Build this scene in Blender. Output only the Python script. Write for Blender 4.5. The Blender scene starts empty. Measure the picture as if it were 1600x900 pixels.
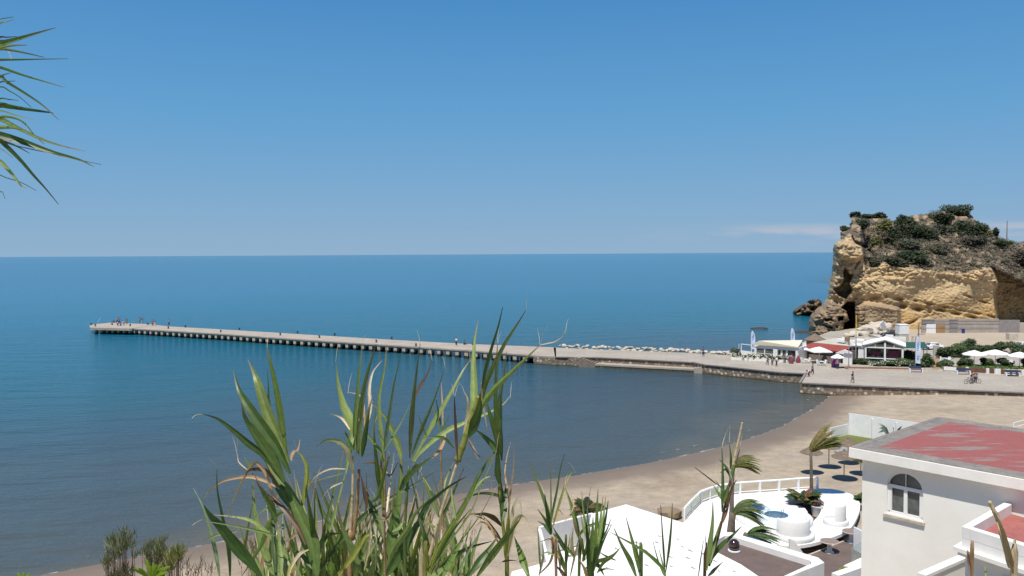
import bpy, bmesh, math, random
import numpy as np
from mathutils import Vector, Matrix, noise as mnoise
random.seed(7); rng = np.random.default_rng(7)
R = math.radians
SC = bpy.context.scene; COL = SC.collection

# ---------------------------------------------------------------- camera, sky, sun, exposure
F = 1250.0; TH = math.atan(53.2/F); RO = math.atan(.0058); EYE = Vector((0, 0, 21.5))
FW = Vector((0, math.cos(TH), -math.sin(TH)))
R0 = Vector((1, 0, 0)); U0 = Vector((0, math.sin(TH), math.cos(TH)))
RT = math.cos(RO)*R0 - math.sin(RO)*U0; UP = math.sin(RO)*R0 + math.cos(RO)*U0
cam = bpy.data.cameras.new('camera'); camo = bpy.data.objects.new('camera', cam); COL.objects.link(camo)
cam.sensor_width = 36; cam.lens = F/1600*36; cam.clip_start = .05; cam.clip_end = 200000
m = Matrix((RT, UP, -FW)).transposed().to_4x4(); m.translation = EYE; camo.matrix_world = m
SC.camera = camo

SUN_EL = R(66); SUN_DIR = Vector((-.45*math.cos(SUN_EL), -.893*math.cos(SUN_EL), math.sin(SUN_EL))).normalized()
world = bpy.data.worlds.new('World'); SC.world = world; world.use_nodes = True
nt = world.node_tree; N = nt.nodes; L = nt.links
bg = N['Background']; sky = N.new('ShaderNodeTexSky'); sky.sky_type = 'NISHITA'; sky.sun_disc = False
sky.sun_elevation = SUN_EL; sky.sun_rotation = math.atan2(SUN_DIR.x, SUN_DIR.y); sky.altitude = 30
sky.air_density = 1.0; sky.dust_density = .25; sky.ozone_density = 1.5
# thin cloud bank low over the horizon, part of the sky
tc = N.new('ShaderNodeTexCoord'); sep = N.new('ShaderNodeSeparateXYZ'); L.new(tc.outputs['Generated'], sep.inputs[0])
mp = N.new('ShaderNodeMapping'); mp.inputs['Scale'].default_value = (11, 11, 70); L.new(tc.outputs['Generated'], mp.inputs[0])
cn = N.new('ShaderNodeTexNoise'); cn.inputs['Scale'].default_value = 1.0; cn.inputs['Detail'].default_value = 6; L.new(mp.outputs[0], cn.inputs[0])
def wramp(src, stops):
    r = N.new('ShaderNodeValToRGB'); L.new(src, r.inputs[0]); e = r.color_ramp.elements
    e[0].position, e[0].color = stops[0][0], (*[stops[0][1]]*3, 1); e[1].position, e[1].color = stops[1][0], (*[stops[1][1]]*3, 1)
    for p, c in stops[2:]:
        k = e.new(p); k.color = (c, c, c, 1)
    return r.outputs[0]
def wmul(a, b):
    q = N.new('ShaderNodeMath'); q.operation = 'MULTIPLY'
    for i, s in enumerate((a, b)):
        if isinstance(s, float): q.inputs[i].default_value = s
        else: L.new(s, q.inputs[i])
    return q.outputs[0]
band = wramp(sep.outputs['Z'], [(.008, 0), (.018, 1), (.026, 1), (.036, 0)])
side = wramp(sep.outputs['X'], [(.12, 0), (.25, .25), (.31, 1), (.36, 1)])
clo = wmul(wmul(band, side), wramp(cn.outputs[0], [(.44, 0), (.60, 1)]))
cmix = N.new('ShaderNodeMixRGB'); cmix.inputs['Color2'].default_value = (5.2, 5.0, 5.4, 1)
L.new(wmul(clo, .55), cmix.inputs['Fac']); 
hs = N.new('ShaderNodeHueSaturation'); hs.inputs['Saturation'].default_value = 1.12; hs.inputs['Value'].default_value = 1.0
L.new(sky.outputs[0], hs.inputs['Color']); 
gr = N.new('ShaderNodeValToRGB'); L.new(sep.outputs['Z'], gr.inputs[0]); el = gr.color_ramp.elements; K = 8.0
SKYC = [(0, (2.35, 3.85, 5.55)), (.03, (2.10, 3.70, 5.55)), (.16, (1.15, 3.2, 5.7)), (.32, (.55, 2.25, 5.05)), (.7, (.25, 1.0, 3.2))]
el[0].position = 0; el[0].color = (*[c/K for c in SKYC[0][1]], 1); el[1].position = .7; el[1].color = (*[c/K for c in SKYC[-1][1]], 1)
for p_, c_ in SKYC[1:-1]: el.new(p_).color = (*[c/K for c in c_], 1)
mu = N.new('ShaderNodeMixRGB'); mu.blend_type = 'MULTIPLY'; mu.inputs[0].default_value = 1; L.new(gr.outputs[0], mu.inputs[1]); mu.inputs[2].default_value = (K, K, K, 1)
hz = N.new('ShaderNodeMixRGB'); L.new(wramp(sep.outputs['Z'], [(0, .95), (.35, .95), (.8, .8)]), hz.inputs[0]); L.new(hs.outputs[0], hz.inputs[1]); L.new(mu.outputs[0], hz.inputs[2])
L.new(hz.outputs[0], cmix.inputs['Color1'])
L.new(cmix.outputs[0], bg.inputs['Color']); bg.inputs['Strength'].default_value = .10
sl = bpy.data.lights.new('sun', 'SUN'); sl.energy = 4.9; sl.angle = R(.53); sl.color = (1, .95, .87)
so = bpy.data.objects.new('sun', sl); COL.objects.link(so); so.rotation_euler = SUN_DIR.to_track_quat('Z', 'Y').to_euler()
SC.view_settings.view_transform = 'Standard'; SC.view_settings.look = 'None'; SC.view_settings.gamma = 1
SC.view_settings.exposure = .15; SC.view_settings.use_curve_mapping = False

# ---------------------------------------------------------------- pixel rays -> places in the world
def ray(px, py): px = float(px); py = float(py); return F*FW + (px-800)*RT - (py-450)*UP
def G(px, py, z):
    d = ray(px, py); return EYE + d*((z-EYE.z)/d.z)
def P(px, py, y):
    d = ray(px, py); return EYE + d*(float(y)/d.y)

# ---------------------------------------------------------------- materials
def mk(name): 
    m = bpy.data.materials.new(name); m.use_nodes = True; return m, m.node_tree.nodes, m.node_tree.links, m.node_tree.nodes['Principled BSDF']
def ramp(n, l, src, stops):
    r = n.new('ShaderNodeValToRGB'); l.new(src, r.inputs[0]); e = r.color_ramp.elements
    c4 = lambda c: (*c, 1) if len(c) == 3 else c
    e[0].position, e[0].color = stops[0][0], c4(stops[0][1]); e[1].position, e[1].color = stops[-1][0], c4(stops[-1][1])
    for p, c in stops[1:-1]: e.new(p).color = c4(c)
    return r.outputs[0]
def noise(n, l, co, scale, detail=5, rough=.55, typ='noise'):
    t = n.new('ShaderNodeTexNoise' if typ == 'noise' else 'ShaderNodeTexVoronoi'); t.inputs['Scale'].default_value = scale
    if typ == 'noise': t.inputs['Detail'].default_value = detail; t.inputs['Roughness'].default_value = rough
    l.new(co, t.inputs['Vector']); return t
def mix(n, l, fac, a, b, mode='MIX'):
    x = n.new('ShaderNodeMixRGB'); x.blend_type = mode
    for i, v in enumerate((fac, a, b)):
        if isinstance(v, (int, float)): x.inputs[i].default_value = v
        elif isinstance(v, tuple): x.inputs[i].default_value = (*v, 1)
        else: l.new(v, x.inputs[i])
    return x.outputs[0]
def bumpn(n, l, h, strength, dist, b, prev=None):
    x = n.new('ShaderNodeBump'); x.inputs['Strength'].default_value = strength; x.inputs['Distance'].default_value = dist
    l.new(h, x.inputs['Height'])
    if prev is not None: l.new(prev, x.inputs['Normal'])
    if b is not None: l.new(x.outputs[0], b.inputs['Normal'])
    return x.outputs[0]
def mat(name, c, c2=None, scale=1.5, rough=.8, bump=.2, bscale=8, bdist=.02, fine=.25, metal=0, spec=.3, streak=0):
    m, n, l, b = mk(name); co = n.new('ShaderNodeNewGeometry').outputs['Position']
    c2 = c2 or tuple(x*.8 for x in c)
    a = noise(n, l, co, scale, 8, .65); col = ramp(n, l, a.outputs[0], [(.33, c), (.67, c2)])
    if streak:
        mq = n.new('ShaderNodeMapping'); mq.inputs['Scale'].default_value = (2.2, 2.2, .22); l.new(co, mq.inputs[0]); st = noise(n, l, mq.outputs[0], 1.0, 7, .7)
        col = mix(n, l, ramp(n, l, st.outputs[0], [(.5, (0, 0, 0)), (.72, (streak,)*3)]), col, (.42, .39, .33))
    f = noise(n, l, co, bscale, 6, .7)
    col = mix(n, l, fine, col, mix(n, l, 1.0, col, f.outputs[0], 'OVERLAY'))
    l.new(col, b.inputs['Base Color']); b.inputs['Roughness'].default_value = rough; b.inputs['Metallic'].default_value = metal
    b.inputs['Specular IOR Level'].default_value = spec
    if bump: bumpn(n, l, f.outputs[0], bump, bdist, b)
    return m
M = {}
M['white'] = mat('white_plaster', (.80, .79, .76), (.70, .69, .66), .8, .75, .15, 6, .01, .12, streak=.12)
M['white_roof'] = mat('white_roof_coat', (.84, .83, .80), (.76, .75, .72), .5, .7, .15, 3, .01, .1)
M['cream'] = mat('cream_plaster', (.82, .80, .74), (.74, .72, .66), .45, .8, .2, 9, .008, .14)
M['paint'] = mat('white_paint', (.80, .80, .79), (.72, .72, .71), 2, .45, 0)
M['canvas'] = mat('white_canvas', (.82, .81, .78), (.75, .74, .71), 2, .8, .05)
M['fascia'] = mat('fascia_paint', (.84, .82, .76), (.76, .74, .68), 1.2, .7, .15, 10, .006, .15, streak=.12)
M['concrete'] = mat('weathered_concrete', (.40, .35, .29), (.31, .27, .22), .35, .9, .3, 4, .03, .5)
M['prom'] = mat('promenade_paving', (.38, .345, .295), (.29, .26, .22), .2, .9, .15, 3, .01, .35)
def m_prom():
    m = mat('promenade_paving', (.40, .36, .30), (.32, .285, .235), .2, .9, .15, 3, .01, .35); n, l = m.node_tree.nodes, m.node_tree.links; b = n['Principled BSDF']; src = b.inputs['Base Color'].links[0].from_socket
    g = n.new('ShaderNodeNewGeometry').outputs['Position']; mp_ = n.new('ShaderNodeMapping'); mp_.inputs['Rotation'].default_value = (0, 0, .2); l.new(g, mp_.inputs[0]); br = n.new('ShaderNodeTexBrick'); l.new(mp_.outputs[0], br.inputs['Vector'])
    br.inputs['Scale'].default_value = .2; br.inputs['Mortar Size'].default_value = .012; br.inputs['Color1'].default_value = (1, 1, 1, 1); br.inputs['Color2'].default_value = (.95, .95, .95, 1); br.inputs['Mortar'].default_value = (.84, .83, .81, 1)
    l.new(mix(n, l, 1.0, src, br.outputs['Color'], 'MULTIPLY'), b.inputs['Base Color']); return m
M['prom'] = m_prom()
M['grey_screed'] = mat('grey_screed', (.26, .235, .21), (.17, .155, .14), 1.5, .9, .3, 7, .01, .5)
M['dark'] = mat('dark_metal', (.03, .03, .035), (.05, .045, .04), 3, .5, 0, metal=.3)
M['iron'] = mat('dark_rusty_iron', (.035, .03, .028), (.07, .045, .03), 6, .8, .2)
M['glass'] = mat('dark_window_glass', (.05, .06, .06), (.16, .17, .165), 1.3, .06, 0, spec=.8)
M['grey'] = mat('grey_metal', (.3, .3, .3), (.24, .24, .24), 3, .5, 0)
M['yellow'] = mat('yellow_paint', (.75, .52, .05), (.6, .42, .05), 3, .5, 0)
M['redtile'] = mat('red_roof_tiles', (.30, .065, .05), (.22, .05, .04), 1.2, .8, .4, 5, .04, .4)
M['flatroof'] = mat('pale_felt_roof', (.50, .47, .40), (.40, .38, .33), .6, .9, .2)
M['creamroof'] = mat('cream_sheet_roof', (.72, .66, .50), (.62, .57, .44), .4, .6, .1)
M['maroon'] = mat('maroon_fabric', (.22, .05, .09), (.16, .04, .07), 3, .9, .1)
M['purple'] = mat('purple_paint', (.28, .07, .20), (.22, .06, .16), 2, .6, 0)
M['blue'] = mat('blue_paint', (.03, .04, .25), (.03, .05, .2), 3, .5, 0)
M['navy'] = mat('navy_paint', (.03, .045, .10), (.04, .05, .08), 3, .6, 0)
M['wood'] = mat('grey_wood', (.24, .19, .15), (.17, .135, .11), 2, .85, .2)
M['oak'] = mat('brown_door_wood', (.36, .23, .12), (.28, .18, .1), 1, .8, .2)
M['thatch'] = mat('dry_thatch', (.23, .175, .125), (.13, .10, .075), 4, .95, .8, 14, .05, .8)
M['deck'] = mat('brown_decking', (.155, .115, .10), (.115, .085, .075), 1.2, .8, .15, 12, .01, .3)
M['greenawn'] = mat('green_canvas', (.02, .09, .08), (.02, .07, .06), 2, .9, 0)
M['pool'] = mat('pool_water', (.66, .80, .80), (.78, .85, .84), 1.5, .15, .05, 3, .01, .1)
M['seatwhite'] = mat('seat_plaster', (.68, .68, .665), (.62, .62, .60), .8, .7, .15, 5, .01, .15)
M['ball'] = mat('dark_brown_gloss', (.035, .018, .015), (.03, .015, .013), 2, .12, 0, spec=.8)
M['soil'] = mat('brown_soil', (.16, .11, .075), (.11, .08, .055), 2, .95, .4)
M['tablebrown'] = mat('brown_table_top', (.26, .20, .17), (.22, .17, .145), 3, .6, 0)
M['trunk'] = mat('palm_bark', (.19, .15, .11), (.10, .08, .06), 5, .95, .8, 9, .04, .7)
M['wallpanel'] = mat('grey_corrugated_panel', (.42, .37, .32), (.34, .30, .26), .6, .8, .1, 2, .01, .3)
M['wallpanel2'] = mat('dark_grey_panel', (.27, .25, .24), (.22, .20, .20), .6, .8, .1, 2, .01, .3)
M['boulder'] = mat('pale_boulder', (.56, .50, .41), (.42, .37, .30), 1.2, .9, .5, 4, .08, .5)
M['carpaint'] = mat('white_car_paint', (.78, .78, .78), (.76, .76, .76), 2, .25, 0, spec=.6)
M['carpaint_dark'] = mat('dark_car_paint', (.03, .035, .045), (.03, .035, .045), 2, .25, 0, spec=.6)
M['tyre'] = mat('tyre_rubber', (.02, .02, .02), (.03, .03, .03), 2, .9, 0)
M['flagcloth'] = mat('pale_blue_flag', (.60, .68, .82), (.52, .60, .76), 2, .8, 0)
M['flagprint'] = mat('flag_print', (.18, .28, .55), (.2, .3, .5), 2, .8, 0)
M['lawn'] = mat('lawn_grass', (.10, .13, .03), (.15, .15, .05), 1.2, .95, .6, 25, .04, .6)
M['skin'] = mat('skin', (.42, .26, .18), (.40, .24, .17), 3, .6, 0)
M['hairdark'] = mat('dark_hair', (.03, .02, .015), (.04, .03, .02), 8, .7, 0)
for nm, c in dict(c_black=(.025, .025, .03), c_navy=(.03, .045, .13), c_white=(.72, .72, .72), c_blue=(.05, .09, .32), c_red=(.35, .05, .07),
                  c_grey=(.20, .20, .21), c_khaki=(.33, .27, .18), c_purple=(.13, .06, .22)).items():
    M[nm] = mat(nm[2:]+'_cloth', c, c, 4, .9, 0)

def m_glassclear():
    m, n, l, b = mk('clear_glass'); b.inputs['Base Color'].default_value = (.8, .93, .9, 1); b.inputs['Roughness'].default_value = .03
    b.inputs['Transmission Weight'].default_value = .9; b.inputs['IOR'].default_value = 1.05; return m
M['clear'] = m_glassclear()

def m_vcol(name, rough=.6, transl=0, nscale=20, spec=.3, bump=0, bs=10, bd=.02, var=.25):
    m, n, l, b = mk(name); a = n.new('ShaderNodeAttribute'); a.attribute_name = 'Col'
    co = n.new('ShaderNodeNewGeometry').outputs['Position']
    t = noise(n, l, co, nscale, 6, .7)
    col = mix(n, l, 1.0, a.outputs['Color'], ramp(n, l, t.outputs[0], [(.3, (1-var,)*3), (.7, (1+var,)*3)]), 'MULTIPLY')
    l.new(col, b.inputs['Base Color']); b.inputs['Roughness'].default_value = rough; b.inputs['Specular IOR Level'].default_value = spec
    if bump: bumpn(n, l, noise(n, l, co, bs, 8, .7).outputs[0], bump, bd, b)
    if transl:
        tr = n.new('ShaderNodeBsdfTranslucent'); l.new(mix(n, l, 1.0, col, (1.3, 1.5, .7), 'MULTIPLY'), tr.inputs[0]); ms = n.new('ShaderNodeMixShader'); ms.inputs[0].default_value = transl
        l.new(b.outputs[0], ms.inputs[1]); l.new(tr.outputs[0], ms.inputs[2]); l.new(ms.outputs[0], n['Material Output'].inputs[0])
    return m
M['leaf'] = m_vcol('reed_leaf', .42, .34, 60, .4, var=.2)
M['foliage'] = m_vcol('foliage', .6, .2, 3, .3)
M['rock'] = m_vcol('tuff_rock', .95, 0, .9, .1, .8, 1.6, .22, var=.2)

def m_pierleg():
    m, n, l, b = mk('pier_pillar_concrete'); g = n.new('ShaderNodeNewGeometry').outputs['Position']
    sp = n.new('ShaderNodeSeparateXYZ'); l.new(g, sp.inputs[0]); t = noise(n, l, g, .8, 6, .7)
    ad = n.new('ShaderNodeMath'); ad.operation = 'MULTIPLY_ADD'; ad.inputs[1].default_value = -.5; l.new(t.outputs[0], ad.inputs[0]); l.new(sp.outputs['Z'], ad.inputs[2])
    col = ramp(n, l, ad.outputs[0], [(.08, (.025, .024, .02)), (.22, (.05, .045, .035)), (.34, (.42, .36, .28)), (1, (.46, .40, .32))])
    l.new(col, b.inputs['Base Color']); b.inputs['Roughness'].default_value = .9; return m
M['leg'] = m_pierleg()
def m_stone():
    m, n, l, b = mk('rubble_stone_wall'); g = n.new('ShaderNodeNewGeometry').outputs['Position']
    v = noise(n, l, g, 1.8, typ='v'); v2 = noise(n, l, g, .5, 7, .7); sp = n.new('ShaderNodeSeparateXYZ'); l.new(g, sp.inputs[0])
    hv = n.new('ShaderNodeSeparateColor'); l.new(v.outputs['Color'], hv.inputs[0])
    col = ramp(n, l, hv.outputs[0], [(0, (.15, .11, .075)), (.4, (.27, .205, .145)), (.7, (.38, .30, .22)), (1, (.70, .62, .50))])
    col = mix(n, l, ramp(n, l, v.outputs['Distance'], [(.35, (0, 0, 0)), (.55, (1, 1, 1))]), col, (.17, .135, .10))
    col = mix(n, l, ramp(n, l, v2.outputs[0], [(.4, (0, 0, 0)), (.7, (.5, .5, .5))]), col, (.20, .155, .115))
    wet = ramp(n, l, sp.outputs['Z'], [(.12, (1, 1, 1)), (.3, (0, 0, 0))]); col = mix(n, l, wet, col, (.06, .055, .03))
    l.new(col, b.inputs['Base Color']); b.inputs['Roughness'].default_value = .95; bumpn(n, l, v.outputs['Distance'], .8, .12, b); return m
M['stone'] = m_stone()
def m_redroof():
    m, n, l, b = mk('flaking_red_roof_coat'); g = n.new('ShaderNodeNewGeometry').outputs['Position']
    mpn = n.new('ShaderNodeMapping'); mpn.inputs['Rotation'].default_value = (0, 0, R(46)); mpn.inputs['Scale'].default_value = (.3, 1.5, 1); l.new(g, mpn.inputs[0])
    a = noise(n, l, mpn.outputs[0], 1.0, 7, .68); f = noise(n, l, g, 6, 6, .7)
    red = ramp(n, l, f.outputs[0], [(.3, (.31, .095, .085)), (.7, (.235, .075, .07))])
    gr = ramp(n, l, f.outputs[0], [(.3, (.27, .23, .20)), (.7, (.19, .165, .145))])
    col = mix(n, l, ramp(n, l, a.outputs[0], [(.53, (0, 0, 0)), (.60, (.85, .85, .85))]), red, gr)
    l.new(col, b.inputs['Base Color']); b.inputs['Roughness'].default_value = .9; bumpn(n, l, f.outputs[0], .3, .01, b); return m
M['redroof'] = m_redroof()
M['redfloor'] = mat('red_terrace_floor', (.36, .13, .11), (.27, .09, .08), .9, .85, .2, 5, .01, .4)

# ---------------------------------------------------------------- mesh helpers
class MB:
    def __init__(s): s.v = []; s.f = []; s.c = []
    def add(s, vs, fs, col=None):
        o = len(s.v); s.v += [tuple(v) for v in vs]; s.f += [tuple(i+o for i in f) for f in fs]
        if col is not None: s.c += [col]*len(vs) if not isinstance(col, list) else col
        return s
    def box(s, c, size, rz=0, rx=0, ry=0, col=None, bev=0):
        m = Matrix.Rotation(rz, 3, 'Z') @ Matrix.Rotation(ry, 3, 'Y') @ Matrix.Rotation(rx, 3, 'X'); a, b, d = [x/2 for x in size]
        vs = [Vector(c)+m @ Vector((x*a, y*b, z*d)) for z in (-1, 1) for y in (-1, 1) for x in (-1, 1)]
        return s.add(vs, [(0, 2, 3, 1), (4, 5, 7, 6), (0, 1, 5, 4), (2, 6, 7, 3), (0, 4, 6, 2), (1, 3, 7, 5)], col)
    def prism(s, poly, z0, z1, col=None):
        n = len(poly); p = [(q[0], q[1]) for q in poly]
        if sum(p[i][0]*p[(i+1) % n][1]-p[(i+1) % n][0]*p[i][1] for i in range(n)) < 0: p = p[::-1]
        vs = [(x, y, z0) for x, y in p]+[(x, y, z1) for x, y in p]
        return s.add(vs, [tuple(range(n-1, -1, -1)), tuple(range(n, 2*n))]+[(i, (i+1) % n, n+(i+1) % n, n+i) for i in range(n)], col)
    def wall(s, a, b, t, z0, z1, col=None, z1b=None):
        a = Vector((a[0], a[1])); b = Vector((b[0], b[1])); d = (b-a).normalized(); nn = Vector((-d.y, d.x))*t/2; z1b = z1 if z1b is None else z1b
        q = [a-nn, b-nn, b+nn, a+nn]
        return s.add([(p.x, p.y, z0) for p in q]+[(q[0].x, q[0].y, z1), (q[1].x, q[1].y, z1b), (q[2].x, q[2].y, z1b), (q[3].x, q[3].y, z1)],
                     [(3, 2, 1, 0), (4, 5, 6, 7), (0, 1, 5, 4), (1, 2, 6, 5), (2, 3, 7, 6), (3, 0, 4, 7)], col)
    def tube(s, pts, r, n=8, col=None, cap=True):
        pts = [Vector(p) for p in pts]; rs = r if isinstance(r, (list, tuple)) else [r]*len(pts); vs = []; fs = []
        for i, p in enumerate(pts):
            t = (pts[min(i+1, len(pts)-1)]-pts[max(i-1, 0)]).normalized(); a = t.orthogonal().normalized() if abs(t.z) > .9 else t.cross(Vector((0, 0, 1))).normalized(); b = t.cross(a)
            vs += [p+(a*math.cos(2*math.pi*k/n)+b*math.sin(2*math.pi*k/n))*rs[i] for k in range(n)]
            if i: fs += [((i-1)*n+k, (i-1)*n+(k+1) % n, i*n+(k+1) % n, i*n+k) for k in range(n)]
        if cap: fs += [tuple(range(n-1, -1, -1)), tuple((len(pts)-1)*n+k for k in range(n))]
        return s.add(vs, fs, col)
    def lathe(s, c, prof, n=24, col=None, a0=0, a1=2*math.pi):
        c = Vector(c); vs = []; full = abs(a1-a0-2*math.pi) < 1e-6; m = n if full else n+1
        for r, z in prof: vs += [c+Vector((r*math.cos(a0+(a1-a0)*k/n), r*math.sin(a0+(a1-a0)*k/n), z)) for k in range(m)]
        fs = [(i*m+k, i*m+(k+1) % m, (i+1)*m+(k+1) % m, (i+1)*m+k) for i in range(len(prof)-1) for k in range(n)]
        return s.add(vs, fs, col)
    def blob(s, c, r, n, size, col=(.05, .08, .02), var=.35, flat=.0, squash=1, seed=0, lumps=7):
        """leafy clump: many small leaf faces spread through lumps of a volume"""
        rn = random.Random(seed); c = Vector(c); rx, ry, rz = (r, r, r*squash) if isinstance(r, (int, float)) else r
        ls = [(Vector((rn.uniform(-.6, .6)*rx, rn.uniform(-.6, .6)*ry, rn.uniform(-.5, .6)*rz)), rn.uniform(.42, .68), rn.uniform(1-var, 1+var)) for _ in range(lumps)]
        for _ in range(n):
            lc, lr, lv = rn.choice(ls); d = Vector((rn.gauss(0, 1), rn.gauss(0, 1), rn.gauss(0, 1))).normalized()*rn.uniform(.55, 1.08)
            p = c+lc+Vector((d.x*rx, d.y*ry, d.z*rz))*lr
            a = Vector((rn.gauss(0, 1), rn.gauss(0, 1), rn.gauss(0, 1))).normalized(); b = a.orthogonal().normalized(); k = size*rn.uniform(.6, 1.4); v = lv*rn.uniform(.75, 1.25)
            s.add([p-a*k*.5-b*k*.2, p-a*k*.3+b*k*.3, p+a*k*.6, p-b*k*.35+a*k*.1], [(0, 3, 2, 1)], (col[0]*v, col[1]*v, col[2]*v, 1))
        return s
    def build(s, name, m, parent=None, smooth=False, bevel=0, loc=None):
        me = bpy.data.meshes.new(name); vs = s.v
        if loc is not None: vs = [(v[0]-loc[0], v[1]-loc[1], v[2]-loc[2]) for v in vs]
        me.from_pydata(vs, [], s.f); me.materials.append(m if not isinstance(m, str) else M[m])
        if s.c and len(s.c) == len(s.v):
            at = me.color_attributes.new('Col', 'FLOAT_COLOR', 'POINT'); at.data.foreach_set('color', np.array([(*c[:3], 1) for c in s.c], dtype=np.float32).ravel())
        if smooth: me.polygons.foreach_set('use_smooth', [True]*len(me.polygons))
        me.update(); o = bpy.data.objects.new(name, me); COL.objects.link(o)
        if loc is not None: o.location = loc
        if bevel:
            b = o.modifiers.new('bevel', 'BEVEL'); b.width = bevel; b.segments = 2; b.limit_method = 'ANGLE'
        if parent is not None:
            o.parent = parent
            if loc is None: o.matrix_parent_inverse = PINV.get(parent.name, Matrix.Identity(4))
        return o
PINV = {}
def tag(o, label=None, cat=None, group=None, kind=None):
    if label: o['label'] = label
    if cat: o['category'] = cat
    if group: o['group'] = group
    if kind: o['kind'] = kind
    return o
def thing(name, label, cat, loc=(0, 0, 0), rz=0, group=None, world_parts=True):
    o = bpy.data.objects.new(name, None); COL.objects.link(o); o.location = loc; o.rotation_euler = (0, 0, rz); o.empty_display_size = .3
    if world_parts: PINV[o.name] = (Matrix.Translation(loc) @ Matrix.Rotation(rz, 4, 'Z')).inverted()
    return tag(o, label, cat, group)
def struct(mb, name, m, **k): return tag(mb.build(name, m, **k), kind='structure')
def dup(root, loc, rz=0, sc=1, label=None, group=None, mats=None):
    def cp(o, par):
        c = o.copy(); COL.objects.link(c)
        if par is not None: c.parent = par
        for ch in o.children: cp(ch, c)
        return c
    r = cp(root, None); r.location = loc; r.rotation_euler = (0, 0, rz); r.scale = (sc,)*3 if isinstance(sc, (int, float)) else sc
    if label: r['label'] = label
    if group: r['group'] = group
    return r

# ================================================================ SETTING
DZ = 1.75
# shoreline (from the right, by the quay, round the bay to the left)
SH = [tuple(G(x, y, 0).xy) for x, y in [(1297, 618), (1290, 625), (1270, 640), (1250, 650), (1225, 665), (1200, 675), (1150, 692), (1100, 705), (1050, 716), (1000, 726), (950, 734), (900, 743), (850, 750), (800, 758), (720, 772), (620, 790), (520, 810), (420, 831), (330, 850), (200, 873), (60, 900)]]
SH = [(60, 140), (53, 124)]+SH+[(-48, 45), (-80, 25), (-140, -20), (-260, -140)]
SHA = np.array(SH)
def shore_dist(x, y):
    """signed distance to the waterline, positive on land (numpy)"""
    x = np.asarray(x, float); y = np.asarray(y, float); best = np.full(x.shape, 1e18); sg = np.ones(x.shape)
    for (ax, ay), (bx, by) in zip(SHA[:-1], SHA[1:]):
        dx, dy = bx-ax, by-ay; t = np.clip(((x-ax)*dx+(y-ay)*dy)/(dx*dx+dy*dy), 0, 1)
        qx, qy = x-(ax+t*dx), y-(ay+t*dy); d = qx*qx+qy*qy; cr = dx*(y-ay)-dy*(x-ax); mk_ = d < best-1e-9
        best = np.where(mk_, d, best); sg = np.where(mk_, np.where(cr > 0, 1, -1), sg)
    return np.sqrt(best)*sg
def grid_mesh(name, xs, ys, zfun, m, smooth=True, attrs=None):
    X, Y = np.meshgrid(xs, ys); Z = zfun(X, Y); nx, ny = len(xs), len(ys)
    v = np.stack([X, Y, Z], -1).reshape(-1, 3); i = np.arange((nx-1)*(ny-1)); r, c = i//(nx-1), i % (nx-1); a = r*nx+c
    f = np.stack([a, a+1, a+nx+1, a+nx], -1)
    me = bpy.data.meshes.new(name); me.from_pydata(v.tolist(), [], f.tolist()); me.materials.append(m)
    for k, fn in (attrs or {}).items():
        at = me.attributes.new(k, 'FLOAT', 'POINT'); at.data.foreach_set('value', fn(X, Y).ravel().astype(np.float32))
    if smooth: me.polygons.foreach_set('use_smooth', [True]*len(me.polygons))
    o = bpy.data.objects.new(name, me); COL.objects.link(o); return tag(o, kind='structure')

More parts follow.
